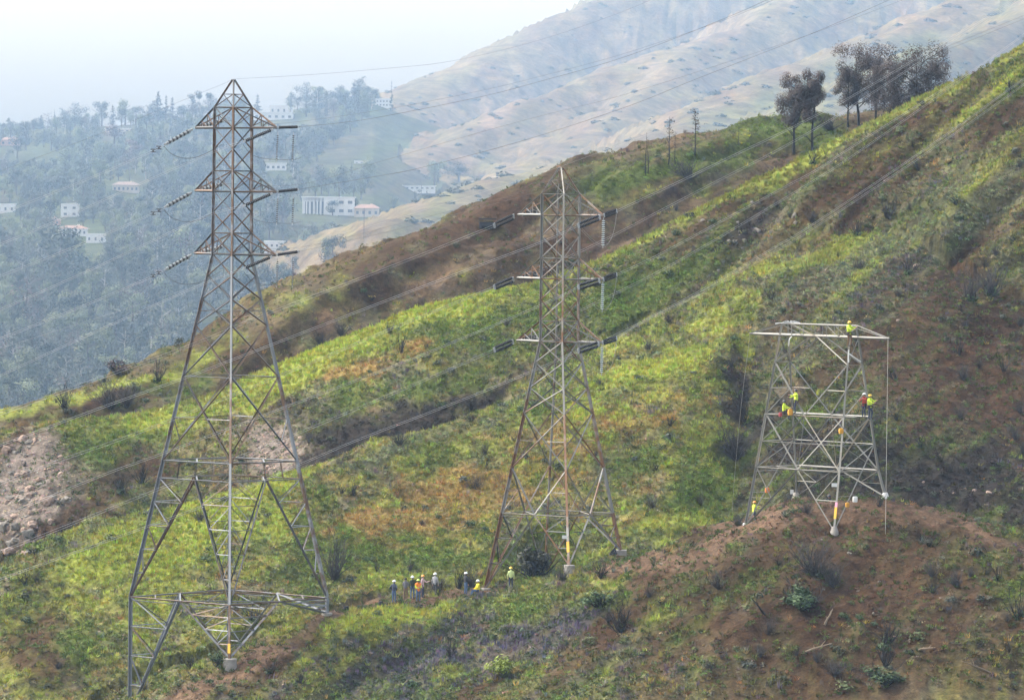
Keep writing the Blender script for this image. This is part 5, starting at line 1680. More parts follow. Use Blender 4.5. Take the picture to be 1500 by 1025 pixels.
# charred twiggy shrubs spread about
cnt = 0
for px, py in zip(rng.uniform(0, 1500, 900), rng.uniform(200, 1020, 900)):
    if cnt >= 90: break
    h = ground_hit(px, py, 335, 660, .0022)
    if h is None: continue
    if px < 950 and random.random() < .6: continue
    if any((px - a) ** 2 + (py - b) ** 2 < 350 for a, b in placed): continue
    zone = ('on the brown mound' if h.y < 385 and px > 1000 else 'on the flowery slope in front' if h.y < 405 else 'on the steep right slope' if px > 900 and h.y < 505 else 'on the hillside behind the pylons' if h.y < 500 else 'on the brown ridge beyond')
    g = random.random() < .6
    burnt_shrub(h, random.uniform(.6, 1.5), 'small %s burnt shrub %s' % ('grey' if g else 'black', zone), 'small burnt shrubs ' + zone, g, random.uniform(.7, 1.1))
    placed.append((px, py)); cnt += 1


# ---- yuccas, logs and rocks
def yucca_mesh(seed):
    r = random.Random(seed); vs, fs = [], []
    for _ in range(34):
        a = r.uniform(0, 6.28); el = r.uniform(.1, 1.3); d = Vector((math.cos(a) * math.cos(el), math.sin(a) * math.cos(el), math.sin(el)))
        s_ = d.cross(Vector((0, 0, 1))).normalized() * .045; i = len(vs)
        vs += [tuple(-s_), tuple(s_), tuple(d * r.uniform(.7, 1.0))]; fs.append((i, i + 1, i + 2))
    me = bpy.data.meshes.new('leaves'); me.from_pydata(vs, [], fs); return me


YM = yucca_mesh(3); YM.materials.append(simple('yucca_leaves', (.12, .14, .10), .7))
YD = yucca_mesh(5); YD.materials.append(simple('dead_yucca_leaves', (.30, .28, .22), .8))
for (px, pb, s_, dead, lab) in ((1150, 757, .8, False, 'spiky yucca on top of the mound between the tower legs'), (748, 868, .9, True, 'pale dead yucca on the slope below the lime jacketed worker'), (898, 838, .6, False, 'spiky yucca beside the dirt bench'), (917, 838, .7, False, 'second spiky yucca nearer the square footing'), (660, 935, .8, True, 'pale dead yucca among the flowers left of the burnt twigs'), (935, 942, .6, False, 'grey yucca near the gully'), (1352, 795, .7, False, 'bluish yucca on the right shoulder of the mound'), (885, 1005, .7, True, 'pale dead yucca near the bottom of the gully')):
    P = hit_or(px, pb, 385)
    o = empty('yucca', P, lab, 'yucca', rz=random.uniform(0, 6.28)); o.scale = (s_,) * 3
    mesh_obj('leaves', YD if dead else YM, o)
M_LOG = simple('weathered_wood', (.17, .13, .09), .9, noise=.3, scale=3)
for (px, pb, ln, rz, up, lab) in ((1180, 955, 1.9, .4, .35, 'weathered broken log propped on the mound'), (1208, 915, 1.3, 1.2, .8, 'pale broken branch standing on the mound'), (1120, 900, 1.6, 1.9, .4, 'dark forked branch left of the dense green bush'), (1450, 985, 2.2, 2.2, .25, 'reddish stalk lying low at the right of the mound'), (1345, 952, 1.2, .1, .2, 'pale stick lying on the right of the mound'), (600, 990, .9, .3, .1, 'pale stick among the purple flowers')):
    P = hit_or(px, pb, 350)
    r = random.Random(int(px))
    d = Vector((math.cos(rz), -.2, up)).normalized() * ln
    bm = bmesh.new()
    bm_tube(bm, [(0, 0, .02), d * .3 + Vector((0, 0, .05)), d * .65 + Vector((.05, 0, .02)), d], [.085, .075, .05, .025], 6)
    bm_tube(bm, [d * .55, d * .7 + Vector((.1, .1, .35)) * ln * .5], [.04, .015], 4); bm_tube(bm, [d * .35, d * .4 + Vector((-.2, .1, .25)) * ln * .5], [.035, .012], 4)
    put(mesh_obj('fallen_branch', from_bm('fallen_branch', bm, M_LOG if 'dark' not in lab else B_CHAR), None, P), lab, 'branch')


def rock_mesh(seed, mat):
    r = random.Random(seed); bm = bmesh.new()
    bmesh.ops.create_icosphere(bm, subdivisions=2, radius=1.0)
    for v in bm.verts:
        n_ = vnoise(np.array([v.co.x * 1.7 + seed]), np.array([v.co.y * 1.7 + v.co.z * 2.3]), seed)[0]
        v.co *= 1 + 1.3 * n_
        v.co.z *= .7
        for ax in range(3):
            if abs(v.co[ax]) > .55: v.co[ax] = math.copysign(.55 + (abs(v.co[ax]) - .55) * .35, v.co[ax])
    return from_bm('rock', bm, mat)


M_ROCK = simple('pinkish_rock', (.215, .155, .120), .95, noise=.4, scale=2.5, rnd=.25)
M_ROCKG = simple('grey_rock', (.15, .135, .115), .95, noise=.35, scale=3, rnd=.25)
RK = [rock_mesh(i + 3, M_ROCK) for i in range(4)]; RG = [rock_mesh(i + 30, M_ROCKG) for i in range(3)]


def rocks(cx, cy, rx, ry, n_, s0, s1, meshes, label, group, Ymin=400, Ymax=520):
    k = 0
    for _ in range(n_ * 3):
        if k >= n_: break
        px, py = cx + random.gauss(0, .5) * rx, cy + random.gauss(0, .5) * ry
        h = ground_hit(px, py, 335, 560, .002)
        if h is None or not (Ymin < h.y < Ymax): continue
        o = mesh_obj('rock', random.choice(meshes), None, h - Vector((0, 0, .12)))
        s_ = random.uniform(s0, s1) * (random.random() ** .7 + .35)
        o.scale = (s_ * random.uniform(.8, 1.5), s_, s_ * random.uniform(.7, 1.5)); o.rotation_euler = (random.uniform(-.4, .4), random.uniform(-.4, .4), random.uniform(0, 6.28))
        sz = 'larger' if s_ > .6 * s1 else 'small' if s_ > .3 * s1 else 'tiny'
        vt = 'upper' if py < cy else 'lower'
        put(o, sz + ' ' + label + ', ' + vt + ' part', 'rock', sz + ' ' + group + ' ' + vt); k += 1


rocks(40, 705, 62, 90, 110, .15, .5, RK + RG, 'pinkish crumbling rock in the eroded cliff at the left edge', 'rocks of the eroded cliff at left')
rocks(28, 790, 46, 60, 50, .15, .45, RK + RG, 'pinkish crumbling rock in the eroded cliff at the left edge', 'rocks of the eroded cliff at left')
rocks(405, 655, 42, 36, 60, .12, .38, RK, 'pale pinkish rock in the outcrop behind the tall pylon legs', 'rocks of the outcrop behind the tall pylon')
rocks(1105, 328, 90, 40, 26, .10, .32, RG, 'grey stone in the scree on the upper right slope', 'stones of the scree on the right slope')
rocks(1345, 425, 30, 44, 14, .10, .26, RK, 'pale stone beside the black burnt shrub on the right slope', 'stones beside the burnt shrub')
rocks(1330, 780, 60, 22, 16, .05, .14, RG, 'small grey stone on the right shoulder of the mound', 'stones on the mound shoulder', 335, 380)
rocks(1420, 716, 50, 10, 12, .12, .3, RK, 'reddish rock in the cut behind the mound', 'rocks behind the mound', 370, 480)
rocks(1250, 880, 280, 130, 80, .05, .17, RG, 'small pale stone lying on the brown mound', 'stones scattered over the mound', 335, 385)

# ------------------------------------------------------------------ houses on the far hill
def wall_mat(n_, c): return simple(n_, c, .85, noise=.08, scale=.4)


H_WHITE = wall_mat('white_render', (.54, .53, .51)); H_CREAM = wall_mat('cream_render', (.42, .36, .29)); H_PINK = wall_mat('pink_render', (.42, .27, .22)); H_GREY = wall_mat('grey_render', (.30, .31, .32))
R_TILE = simple('red_tile_roof', (.19, .12, .09), .9, noise=.25, scale=.6); R_FLAT = simple('pale_flat_roof', (.52, .51, .49), .9); R_BROWN = simple('brown_roof', (.15, .11, .09), .9, noise=.2, scale=.6)
H_GLASS = simple('window_glass', (.10, .11, .12), .3)


def house(px, py, wpx, hpx, Y, wall, roof, kind, label, nwin=4, depth=None, storeys=1, cols=0):
    hit = ground_hit(px, py)
    if hit is None or hit.y < 1200: 
        Y = Y * FS; x = at(px, py, Y)[0]; hit = Vector((x, Y, gz(x, Y)))
    k = hit.y / FPX
    W, H = wpx * k, hpx * k
    D = depth or max(7.0, W * .55)
    o = empty('house', hit + Vector((0, D * .5, 0)), label, 'house', 'houses on the wooded hill')
    bm = bmesh.new()
    if cols:
        bm_box(bm, (W * .21, 0, H * .5 - 1.5), (W * .58, D, H + 3)); bm_box(bm, (-W * .28, D * .2, H * .5 - 1.5), (W * .42, D * .6, H + 3))
    else:
        bm_box(bm, (0, 0, H * .5 - 1.5), (W, D, H + 3))
    mesh_obj('wall', from_bm('wall', bm, wall), o)
    bm = bmesh.new()
    if kind == 'flat':
        bm_box(bm, (0, 0, H + .4), (W * 1.04, D * 1.06, .8))
    else:
        e = .06
        rh = max(1.2, H * .42)
        v = [bm.verts.new(p) for p in ((-W * (.5 + e), -D * (.5 + e), H), (W * (.5 + e), -D * (.5 + e), H), (W * (.5 + e), D * (.5 + e), H), (-W * (.5 + e), D * (.5 + e), H), (-W * .28, 0, H + rh), (W * .28, 0, H + rh))]
        for f in ((0, 1, 5, 4), (1, 2, 5), (2, 3, 4, 5), (3, 0, 4), (3, 2, 1, 0)): bm.faces.new([v[i] for i in f])
    rf = mesh_obj('roof', from_bm('roof', bm, roof), o)
    if kind != 'flat':
        bm = bmesh.new(); bm_box(bm, (W * .18, D * .1, H + max(1.2, H * .42) * .8), (1.3, 1.3, 2.2)); mesh_obj('chimney', from_bm('chimney', bm, wall), rf)
    wm = gm = None
    for s_ in range(storeys):
        for i in range(nwin):
            x = -W * .5 + W * (i + .5) / nwin
            if cols and x < -W * .08: continue
            ww, wh = W / nwin * random.uniform(.34, .6), H / storeys * .42
            if wm is None:
                bm = bmesh.new(); bm_box(bm, (0, 0, 0), (ww, .16, wh)); wm = from_bm('window', bm, wall)
                bm = bmesh.new(); bm_box(bm, (0, -.09, 0), (ww * .86, .06, wh * .84)); gm = from_bm('pane', bm, H_GLASS)
            wo = mesh_obj('window', wm, o, (x, -D * .5 - .06, H / storeys * (s_ + .5)))
            mesh_obj('pane', gm, wo)
    if cols:
        for i in range(cols):
            x = -W * .49 + W * .41 * i / (cols - 1)
            bm = bmesh.new(); bm_box(bm, (0, 0, H * .5 - 1), (W * .016 + .35, .6, H + 2)); mesh_obj('column', from_bm('column', bm, wall), o, (x, -D * .47, 0))
        for i in range(4):
            bm = bmesh.new(); bm_box(bm, (0, 0, 0), (W * .07, .12, H * .7)); mesh_obj('window', from_bm('window', bm, H_GLASS), o, (-W * .42 + W * .1 * i, -D * .11, H * .42))
        bm = bmesh.new(); bm_box(bm, (-W * .3, -D * .3, -.4), (W * .46, D * .5, 1.0)); bm_box(bm, (W * .1, -D * .7, -1.2), (W * .16, D * .3, 1.6)); mesh_obj('terrace', from_bm('terrace', bm, wall), o)
    return o


for a in (
        (481, 315, 76, 25, 2400, H_WHITE, R_FLAT, 'flat', 'white flat roofed modern house with tall columns along its left half', 6, 12, 2, 7),
        (537, 318, 36, 13, 2380, H_CREAM, R_TILE, 'hip', 'cream house with red roof just right of the columned house', 4, None, 1),
        (404, 250, 30, 10, 2700, H_WHITE, R_FLAT, 'flat', 'small white house seen between the upper arms of the tall pylon', 4, None, 1),
        (184, 282, 38, 11, 2600, H_CREAM, R_BROWN, 'hip', 'wide cream bungalow with brown roof on the slope left of the tall pylon', 6, None, 1),
        (106, 346, 42, 11, 2100, H_WHITE, R_TILE, 'hip', 'long white house with red tiled roof in the terraces at left', 6, None, 1),
        (140, 356, 28, 12, 2050, H_WHITE, R_FLAT, 'flat', 'white block house right of the red tiled one', 3, None, 1),
        (8, 312, 28, 12, 2300, H_WHITE, R_FLAT, 'flat', 'white house at the left edge above the trees', 3, None, 1),
        (102, 318, 26, 18, 2300, H_WHITE, R_FLAT, 'flat', 'white T shaped block above the tiled terraces', 2, None, 2),
        (75, 330, 26, 8, 2250, H_PINK, R_BROWN, 'hip', 'low pinkish house left of the terraces', 3, None, 1),
        (402, 364, 30, 9, 2000, H_WHITE, R_FLAT, 'flat', 'white low house seen behind the lowest right arm of the tall pylon', 4, None, 1),
        (318, 486, 40, 11, 1560, H_GREY, R_FLAT, 'flat', 'low pale shed roof among trees behind the tall pylon', 5, None, 1),
        (205, 470, 20, 8, 1600, H_GREY, R_FLAT, 'flat', 'small grey outbuilding among the valley trees', 2, None, 1),
        (600, 278, 74, 5, 2300, H_WHITE, R_FLAT, 'flat', 'long low white building at the mountain foot', 10, None, 1),
        (400, 176, 58, 10, 3000, H_WHITE, R_FLAT, 'flat', 'long white house high on the hillside right of the tall pylon top', 6, None, 1),
        (412, 168, 34, 12, 3050, H_WHITE, R_FLAT, 'flat', 'upper white block behind the long hillside house', 4, None, 1),
        (560, 134, 28, 11, 3200, H_WHITE, R_FLAT, 'flat', 'pale apartment block on the skyline at the mountain foot', 6, None, 2),
        (14, 214, 28, 9, 3000, H_PINK, R_TILE, 'hip', 'pink house at the upper left edge', 3, None, 1),
        (172, 194, 36, 5, 3100, H_CREAM, R_FLAT, 'flat', 'low flat house on the ridge left of the tall pylon', 5, None, 1),
        (230, 405, 18, 7, 1800, H_CREAM, R_BROWN, 'hip', 'small cream house half hidden in the valley trees', 2, None, 1),
        (530, 240, 22, 3, 2800, H_WHITE, R_FLAT, 'flat', 'low white wall like building on the slope at the mountain foot', 3, None, 1)):
    house(*a)
# wooden posts of the local line
for (px, pb, pt, lab) in ((617, 290, 262, 'thin wooden pole near the long low white building'), (533, 350, 305, 'thin wooden pole below the cream house'), (404, 160, 132, 'thin pole beside the long hillside house')):
    hit = ground_hit(px, pb)
    if hit is None: continue
    h = at(px, pt, hit.y)[2] - hit.z
    bm = bmesh.new(); bm_tube(bm, [(0, 0, -.3), (0, 0, h)], [.22, .15], 6); bm_box(bm, (0, 0, h * .93), (2.2, .15, .15))
    put(mesh_obj('utility_pole', from_bm('utility_pole', bm, B_BARK), None, hit), lab, 'utility pole')
# the dark concrete box on the brown ridge
hit = hit_or(714, 334, 575)
k = hit.y / FPX
t_ = empty('retaining_box', hit, 'dark concrete box let into the brown ridge left of the rusty pylon', 'structure')
bm = bmesh.new(); bm_box(bm, (0, .4, .35), (24 * k, 1.2, 9 * k)); bm_box(bm, (.0, .1, .35 + 9 * k), (26 * k, 1.6, 2.2 * k))
mesh_obj('wall', from_bm('wall', bm, simple('sooty_concrete', (.05, .05, .055), .9)), t_)
bm = bmesh.new(); bm_box(bm, (0, -.25, .1), (17 * k, .14, 4 * k)); mesh_obj('opening_shade', from_bm('opening_shade', bm, B_CHAR), t_)  # dark slab on the wall face, painted shade in place of a recess

# ------------------------------------------------------------------ people
SKIN = simple('skin', (.36, .20, .14), .6)
BOOT = simple('boots', (.035, .028, .024), .8)
HAIRM = simple('dark_hair', (.02, .016, .014), .8)
EYE = simple('eye', (.02, .02, .02), .3)
CLOTH = {}


def cloth(n_, c):
    if n_ not in CLOTH: CLOTH[n_] = simple(n_, c, .9, noise=.15, scale=9)
    return CLOTH[n_]


SK = dict(pelvis=(0, 0, .95), spine=(0, .01, 1.14), chest=(0, .01, 1.34), neck=(0, 0, 1.49), head=(0, -.02, 1.60), crown=(0, -.01, 1.70), nose=(0, -.125, 1.61),
          shl=(.17, .01, 1.42), ell=(.24, .03, 1.14), wrl=(.25, -.05, .90), pal=(.25, -.07, .82),
          shr=(-.17, .01, 1.42), elr=(-.24, .03, 1.14), wrr=(-.25, -.05, .90), par=(-.25, -.07, .82),
          hil=(.09, 0, .90), knl=(.11, -.03, .50), anl=(.12, .02, .10), tol=(.14, -.16, .05),
          hir=(-.09, 0, .90), knr=(-.11, -.03, .50), anr=(-.12, .02, .10), tor=(-.14, -.16, .05))
RADI = dict(pelvis=.145, spine=.135, chest=.155, neck=.062, head=.088, crown=.085, nose=.016, sh=.078, el=.050, wr=.034, pa=.034, hi=.098, kn=.066, an=.046, to=.042)
EDG = [('pelvis', 'spine', 'shirt'), ('spine', 'chest', 'shirt'), ('chest', 'neck', 'shirt'), ('neck', 'head', 'skin'), ('head', 'crown', 'skin'), ('head', 'nose', 'skin')]
for s_ in 'lr':
    EDG += [('chest', 'sh' + s_, 'shirt'), ('sh' + s_, 'el' + s_, 'shirt'), ('el' + s_, 'wr' + s_, 'sleeve'), ('wr' + s_, 'pa' + s_, 'skin'),
            ('pelvis', 'hi' + s_, 'trousers'), ('hi' + s_, 'kn' + s_, 'trousers'), ('kn' + s_, 'an' + s_, 'trousers'), ('an' + s_, 'to' + s_, 'boot')]


def shift(dz, keys): return {k: (SK[k][0], SK[k][1], SK[k][2] + dz) for k in keys}


POSES = {
    'stand': {},
    'hips': dict(ell=(.33, .10, 1.18), wrl=(.17, -.02, 1.00), pal=(.13, -.06, .97), elr=(-.33, .10, 1.18), wrr=(-.17, -.02, 1.00), par=(-.13, -.06, .97)),
    'fold': dict(ell=(.24, -.05, 1.15), wrl=(.05, -.23, 1.17), pal=(-.03, -.24, 1.20), elr=(-.24, -.05, 1.15), wrr=(-.05, -.24, 1.12), par=(.03, -.25, 1.14)),
    'point': dict(ell=(.28, -.16, 1.22), wrl=(.27, -.40, 1.30), pal=(.26, -.48, 1.32)),
    'stride': dict(knl=(.11, -.14, .52), anl=(.12, -.12, .10), tol=(.13, -.30, .05), knr=(-.11, .04, .50), anr=(-.12, .18, .11), tor=(-.13, .02, .05)),
    'reach': dict(ell=(.22, -.24, 1.32), wrl=(.14, -.46, 1.38), pal=(.13, -.54, 1.40), elr=(-.22, -.24, 1.24), wrr=(-.12, -.44, 1.22), par=(-.11, -.52, 1.24), knl=(.12, -.14, .54), anl=(.12, -.06, .14), tol=(.12, -.22, .08)),
    'sit': dict(hil=(.09, -.02, .91), knl=(.14, -.42, .98), anl=(.14, -.62, .62), tol=(.14, -.80, .58), hir=(-.09, -.02, .91), knr=(-.14, -.42, 1.0), anr=(-.14, -.58, .62), tor=(-.14, -.76, .58), ell=(.24, -.12, 1.16), wrl=(.14, -.32, 1.08), pal=(.12, -.39, 1.06), elr=(-.24, -.12, 1.16), wrr=(-.14, -.32, 1.08), par=(-.12, -.39, 1.06)),
    'sitreach': dict(hil=(.09, -.02, .91), knl=(.13, -.36, .84), anl=(.13, -.34, .44), tol=(.13, -.50, .40), hir=(-.09, -.02, .91), knr=(-.13, -.36, .84), anr=(-.13, -.36, .44), tor=(-.13, -.52, .40), ell=(.22, -.24, 1.28), wrl=(.14, -.46, 1.30), pal=(.13, -.54, 1.32), elr=(-.22, -.22, 1.22), wrr=(-.12, -.42, 1.22), par=(-.11, -.50, 1.24)),
    'crouch': dict(spine=(0, -.10, 1.10), chest=(0, -.24, 1.24), neck=(0, -.33, 1.36), head=(0, -.40, 1.45), crown=(0, -.43, 1.54), nose=(0, -.50, 1.42), shl=(.17, -.28, 1.31), shr=(-.17, -.28, 1.31), ell=(.22, -.38, 1.06), wrl=(.14, -.52, .90), pal=(.12, -.56, .84), elr=(-.22, -.38, 1.06), wrr=(-.14, -.52, .90), par=(-.12, -.56, .84), knl=(.15, -.38, 1.02), anl=(.14, -.20, .64), tol=(.14, -.36, .59), knr=(-.15, -.38, 1.02), anr=(-.14, -.20, .64), tor=(-.14, -.36, .59)),
}
BODY_CACHE = {}


def body(pose):
    """one continuous skinned figure; every face knows which bone it follows"""
    if pose in BODY_CACHE: return BODY_CACHE[pose]
    J = dict(SK); J.update(POSES[pose])
    names_ = list(J); edges = [(a, b_) for a, b_, _ in EDG]; lab = [c_ for _, _, c_ in EDG]
    rad = {k: RADI.get(k, RADI.get(k[:2])) for k in names_}
    for s_, sg in (('l', 1), ('r', -1)):
        w_, p_ = Vector(J['wr' + s_]), Vector(J['pa' + s_])
        d = (p_ - w_).normalized(); side = d.cross(Vector((sg, 0, 0.01))).normalized()
        for f in range(4):
            off = side * (.030 * (f - 1.5) / 1.5)
            k1, k2 = 'f%s%da' % (s_, f), 'f%s%db' % (s_, f)
            ln = (.070, .080, .076, .060)[f]
            curl = Vector((-sg * .35, 0, 0))
            J[k1] = tuple(p_ + off + d * ln * .55); J[k2] = tuple(p_ + off + (d + curl) * ln)
            rad[k1] = .0095; rad[k2] = .008
            edges += [('pa' + s_, k1), (k1, k2)]; lab += ['skin', 'skin']
        k1 = 'f%st' % s_
        J[k1] = tuple(lerp(w_, p_, .55) + side * .048 + d * .02); rad[k1] = .010
        edges.append(('pa' + s_, k1)); lab.append('skin')
    names_ = list(J); ix = {k: i for i, k in enumerate(names_)}
    me = bpy.data.meshes.new('skeleton')
    me.from_pydata([J[k] for k in names_], [(ix[a], ix[b_]) for a, b_ in edges], [])
    o = bpy.data.objects.new('skeleton', me); COL.objects.link(o)
    sm = o.modifiers.new('skin', 'SKIN'); sm.use_smooth_shade = True
    if not me.skin_vertices: me.skin_vertices.new()
    for k in names_:
        sv = me.skin_vertices[0].data[ix[k]]; r_ = rad[k]
        sv.radius = (r_ * (1.2 if k in ('chest', 'pelvis', 'spine') else 1), r_ * (.80 if k in ('chest', 'spine') else 1))
        sv.use_root = (k == 'pelvis')
    sb = o.modifiers.new('sub', 'SUBSURF'); sb.levels = 1; sb.render_levels = 1
    dg = bpy.context.evaluated_depsgraph_get(); dg.update()
    out_ = bpy.data.meshes.new_from_object(o.evaluated_get(dg))
    bpy.data.objects.remove(o)
    A = np.array([J[a] for a, _ in edges]); B = np.array([J[b_] for _, b_ in edges])
    RA = np.array([(rad[a] + rad[b_]) / 2 for a, b_ in edges])
    part_of = []
    for p in out_.polygons:
        c_ = np.array(p.center); ab = B - A
        t_ = np.clip(((c_ - A) * ab).sum(1) / np.maximum((ab * ab).sum(1), 1e-9), 0, 1)
        dist = np.linalg.norm(c_ - A - ab * t_[:, None], axis=1) - RA
        part_of.append((lab[int(dist.argmin())], edges[int(dist.argmin())]))
    BODY_CACHE[pose] = (out_, part_of, J)
    return BODY_CACHE[pose]


def person(P, pose, rz, label, shirt, trousers, hat=None, vest=None, group=None, scale=1.0, sleeves=True, zbase=0.0, harness=False):
    src, part_of, J = body(pose)
    me = src.copy(); me.name = 'body'
    me.materials.clear()
    for m_ in (shirt, trousers, SKIN, BOOT): me.materials.append(m_)
    idx_ = {'shirt': 0, 'sleeve': 0 if sleeves else 2, 'trousers': 1, 'skin': 2, 'boot': 3}
    me.polygons.foreach_set('material_index', np.array([idx_[l_] for l_, _ in part_of], np.int32))
    root = empty('person', Vector(P), label, 'person', group, rz=rz)
    root.scale = (scale,) * 3
    off = Vector((0, 0, -zbase))
    mesh_obj('body', me, root, off)
    hd, cr, ns = Vector(J['head']), Vector(J['crown']), Vector(J['nose'])
    up = (cr - hd).normalized(); fw = (ns - hd); fw = (fw - up * fw.dot(up)).normalized()
    sd = up.cross(fw)
    bm = bmesh.new()
    for sg in (-1, 1):
        bm_box(bm, hd + fw * .088 + up * .035 + sd * .034 * sg, (.022, .012, .012))
        bm_lathe(bm, [(0, .012), (.012, .024), (.02, .01)], hd + sd * .088 * sg + up * .01, sd * sg, 6)
    bm_box(bm, hd + fw * .088 - up * .038, (.045, .010, .010))
    mesh_obj('face_features', from_bm('face_features', bm, EYE), root, off)
    rot = Matrix((sd, fw, up)).transposed()
    if hat is not None:
        bm = bmesh.new()
        prof = [(0.0, .155), (.012, .15), (.015, .128), (.06, .122), (.105, .09), (.128, .04), (.132, .0)]
        bm_lathe(bm, prof, cr - up * .010, up, 14)
        bm_box(bm, cr + up * .075, (.03, .22, .10), rot=rot)
        mesh_obj('hard_hat', from_bm('hard_hat', bm, hat, True), root, off)
        bm = bmesh.new(); bm_lathe(bm, [(0, .098), (.06, .104)], hd + up * .03 - fw * .012, up, 10); mesh_obj('hair', from_bm('hair', bm, HAIRM), root, off)
    else:
        bm = bmesh.new(); bm_lathe(bm, [(0, .103), (.08, .112), (.13, .085), (.155, .0)], hd + up * .03 - fw * .015, up, 12)
        mesh_obj('hair', from_bm('hair', bm, HAIRM, True), root, off)
    if vest is not None:
        bm = bmesh.new(); bm.from_mesh(src); bm.faces.ensure_lookup_table(); bm.normal_update()
        keep = {('pelvis', 'spine'), ('spine', 'chest'), ('chest', 'neck'), ('chest', 'shl'), ('chest', 'shr')}
        kill = [f for f in bm.faces if part_of[f.index][1] not in keep]
        for v in bm.verts: v.co += v.normal * .022
        for f in bm.faces:
            z = f.calc_center_median().z
            f.material_index = 1 if (1.10 < z < 1.145) else 0
        bmesh.ops.delete(bm, geom=kill, context='FACES')
        vm = bpy.data.meshes.new('safety_vest'); bm.to_mesh(vm); bm.free(); vm.materials.clear(); vm.materials.append(vest); vm.materials.append(cloth('reflective_band', (.55, .55, .50)))
        mesh_obj('safety_vest', vm, root, off)
    if harness:
        bm = bmesh.new(); pv_ = Vector(J['pelvis'])
        bm_lathe(bm, [(-.05, .19), (.05, .195)], pv_ + Vector((0, 0, .06)), (0, 0, 1), 12)
        bm_box(bm, pv_ + Vector((.20, .04, -.08)), (.10, .14, .22)); bm_box(bm, pv_ + Vector((-.20, .04, -.06)), (.09, .12, .2))
        mesh_obj('tool_belt', from_bm('tool_belt', bm, cloth('belt_leather', (.05, .035, .03))), root, off)
    return root


HW = simple('white_hat', (.66, .66, .66), .4); HY = simple('yellow_hat', (.68, .44, .03), .4); HO = simple('orange_hat', (.62, .24, .03), .4); HL = simple('lime_hat', (.36, .62, .06), .4); HK = simple('dark_hat', (.03, .03, .035), .5)
NAVY = cloth('navy_cloth', (.030, .038, .070)); JEAN = cloth('denim', (.055, .10, .19)); GREYC = cloth('grey_cloth', (.11, .11, .125)); TAN = cloth('tan_cloth', (.16, .11, .075)); DGREEN = cloth('dark_green_cloth', (.035, .045, .032)); PINKC = cloth('pink_cloth', (.48, .34, .36))
LGREY = cloth('light_grey_cloth', (.30, .30, .31)); BLACKC = cloth('black_cloth', (.014, .014, .017)); DGREY = cloth('dark_grey_cloth', (.055, .055, .055)); LIME = cloth('hi_vis_lime', (.52, .66, .05)); ORNG = cloth('hi_vis_orange', (.72, .20, .03)); YELW = cloth('hi_vis_yellow', (.70, .58, .03)); PALELIME = cloth('pale_lime_cloth', (.48, .56, .24)); BROWNC = cloth('brown_cloth', (.13, .075, .04)); REDC = cloth('red_cloth', (.33, .05, .035))


def on_bench(px, Y): return stand_at(px, 880, Y)


G_ = 'workers standing on the dirt bench'
person(on_bench(577, 397.5), 'hips', 2.6, 'worker in navy jacket, blue jeans and white hard hat, leftmost of the group', NAVY, JEAN, HW, group=G_)
person(on_bench(594, 399), 'fold', 2.9, 'worker in grey hooded top and tan trousers without hard hat', GREYC, TAN, None, group=G_)
person(on_bench(604, 399.5), 'stand', 3.4, 'worker in dark green jacket and jeans with white hard hat', DGREEN, JEAN, HW, group=G_)
person(on_bench(612.5, 398.5), 'fold', .3, 'worker in orange safety vest with lime hard hat', LIME, JEAN, HL, vest=ORNG, group=G_)
person(on_bench(619, 400), 'point', 1.2, 'worker in pale pink shirt and navy trousers with orange hard hat', PINKC, NAVY, HO, group=G_)
person(on_bench(637, 401), 'stride', 2.8, 'worker in light grey hooded top and dark trousers, apart from the group', LGREY, DGREY, HW, group=G_)
person(on_bench(682, 402), 'stand', 2.2, 'worker in black jacket and jeans standing beside the seated one', BLACKC, JEAN, HW, group=G_)
ps = on_bench(700, 402)
person(ps + Vector((0, 0, .30)), 'sit', -1.25, 'worker in yellow shirt and white hard hat sitting on a stone', YELW, JEAN, HW, vest=YELW, group=G_, zbase=.86)
bm = bmesh.new(); bmesh.ops.create_icosphere(bm, subdivisions=2, radius=.34)
for v in bm.verts: v.co.z = v.co.z * .75; v.co.x *= 1.3
put(mesh_obj('stone_seat', from_bm('stone_seat', bm, M_ROCKG), None, ps + Vector((0, .02, .08))), 'grey stone under the sitting worker in yellow', 'rock')
person(on_bench(748, 402.5), 'stand', 3.1, 'worker in pale lime shirt and yellow hard hat seen from behind near the bush', PALELIME, NAVY, HY, group=G_)
pb_ = Vector(T2['feet'][0]) + Vector((-.75, -.7, 0)); pb_.z = gz(pb_.x, pb_.y)
person(pb_, 'crouch', 1.2, 'figure in black crouching against the square footing of the rusty pylon', BLACKC, BLACKC, HK, zbase=.55, scale=.92)
# on the pale tower
GT = 'line workers on the pale tower'
c1 = C3(1, 505); p_ = c1 + Vector((-.02, -.22, 0))
person(Vector((p_.x, p_.y, zof(1243, 507.5, p_.y))), 'reach', .9, 'line worker in lime jacket and yellow hat, topmost on the pale tower beam', LIME, BROWNC, HY, vest=LIME, group=GT, harness=True)
zr_ = zof(1197, 607.0, 368.0)
rail = lambda t_: lerp(C3(0, 608), C3(1, 608), t_)
q = rail(.235); q.z += .08
person(q + Vector((0, -.12, -.02)), 'sitreach', 1.3, 'line worker in lime shirt sitting on the middle strut, left of a yellow bag', LIME, DGREY, HK, vest=LIME, group=GT, zbase=.82, harness=True)
q2 = rail(.385); q2.z += .06
person(q2 + Vector((0, .0, 0)), 'reach', -1.3, 'line worker in lime vest standing on the middle strut, right of a yellow bag', LIME, NAVY, HK, vest=LIME, group=GT, harness=True)
q3 = C3(2, 612)
person(Vector((q3.x - .5, q3.y - .35, zof(1273, 612, q3.y))), 'reach', -.6, 'line worker in red top and white hat at the right leg of the pale tower', REDC, NAVY, HW, group=GT, harness=True)
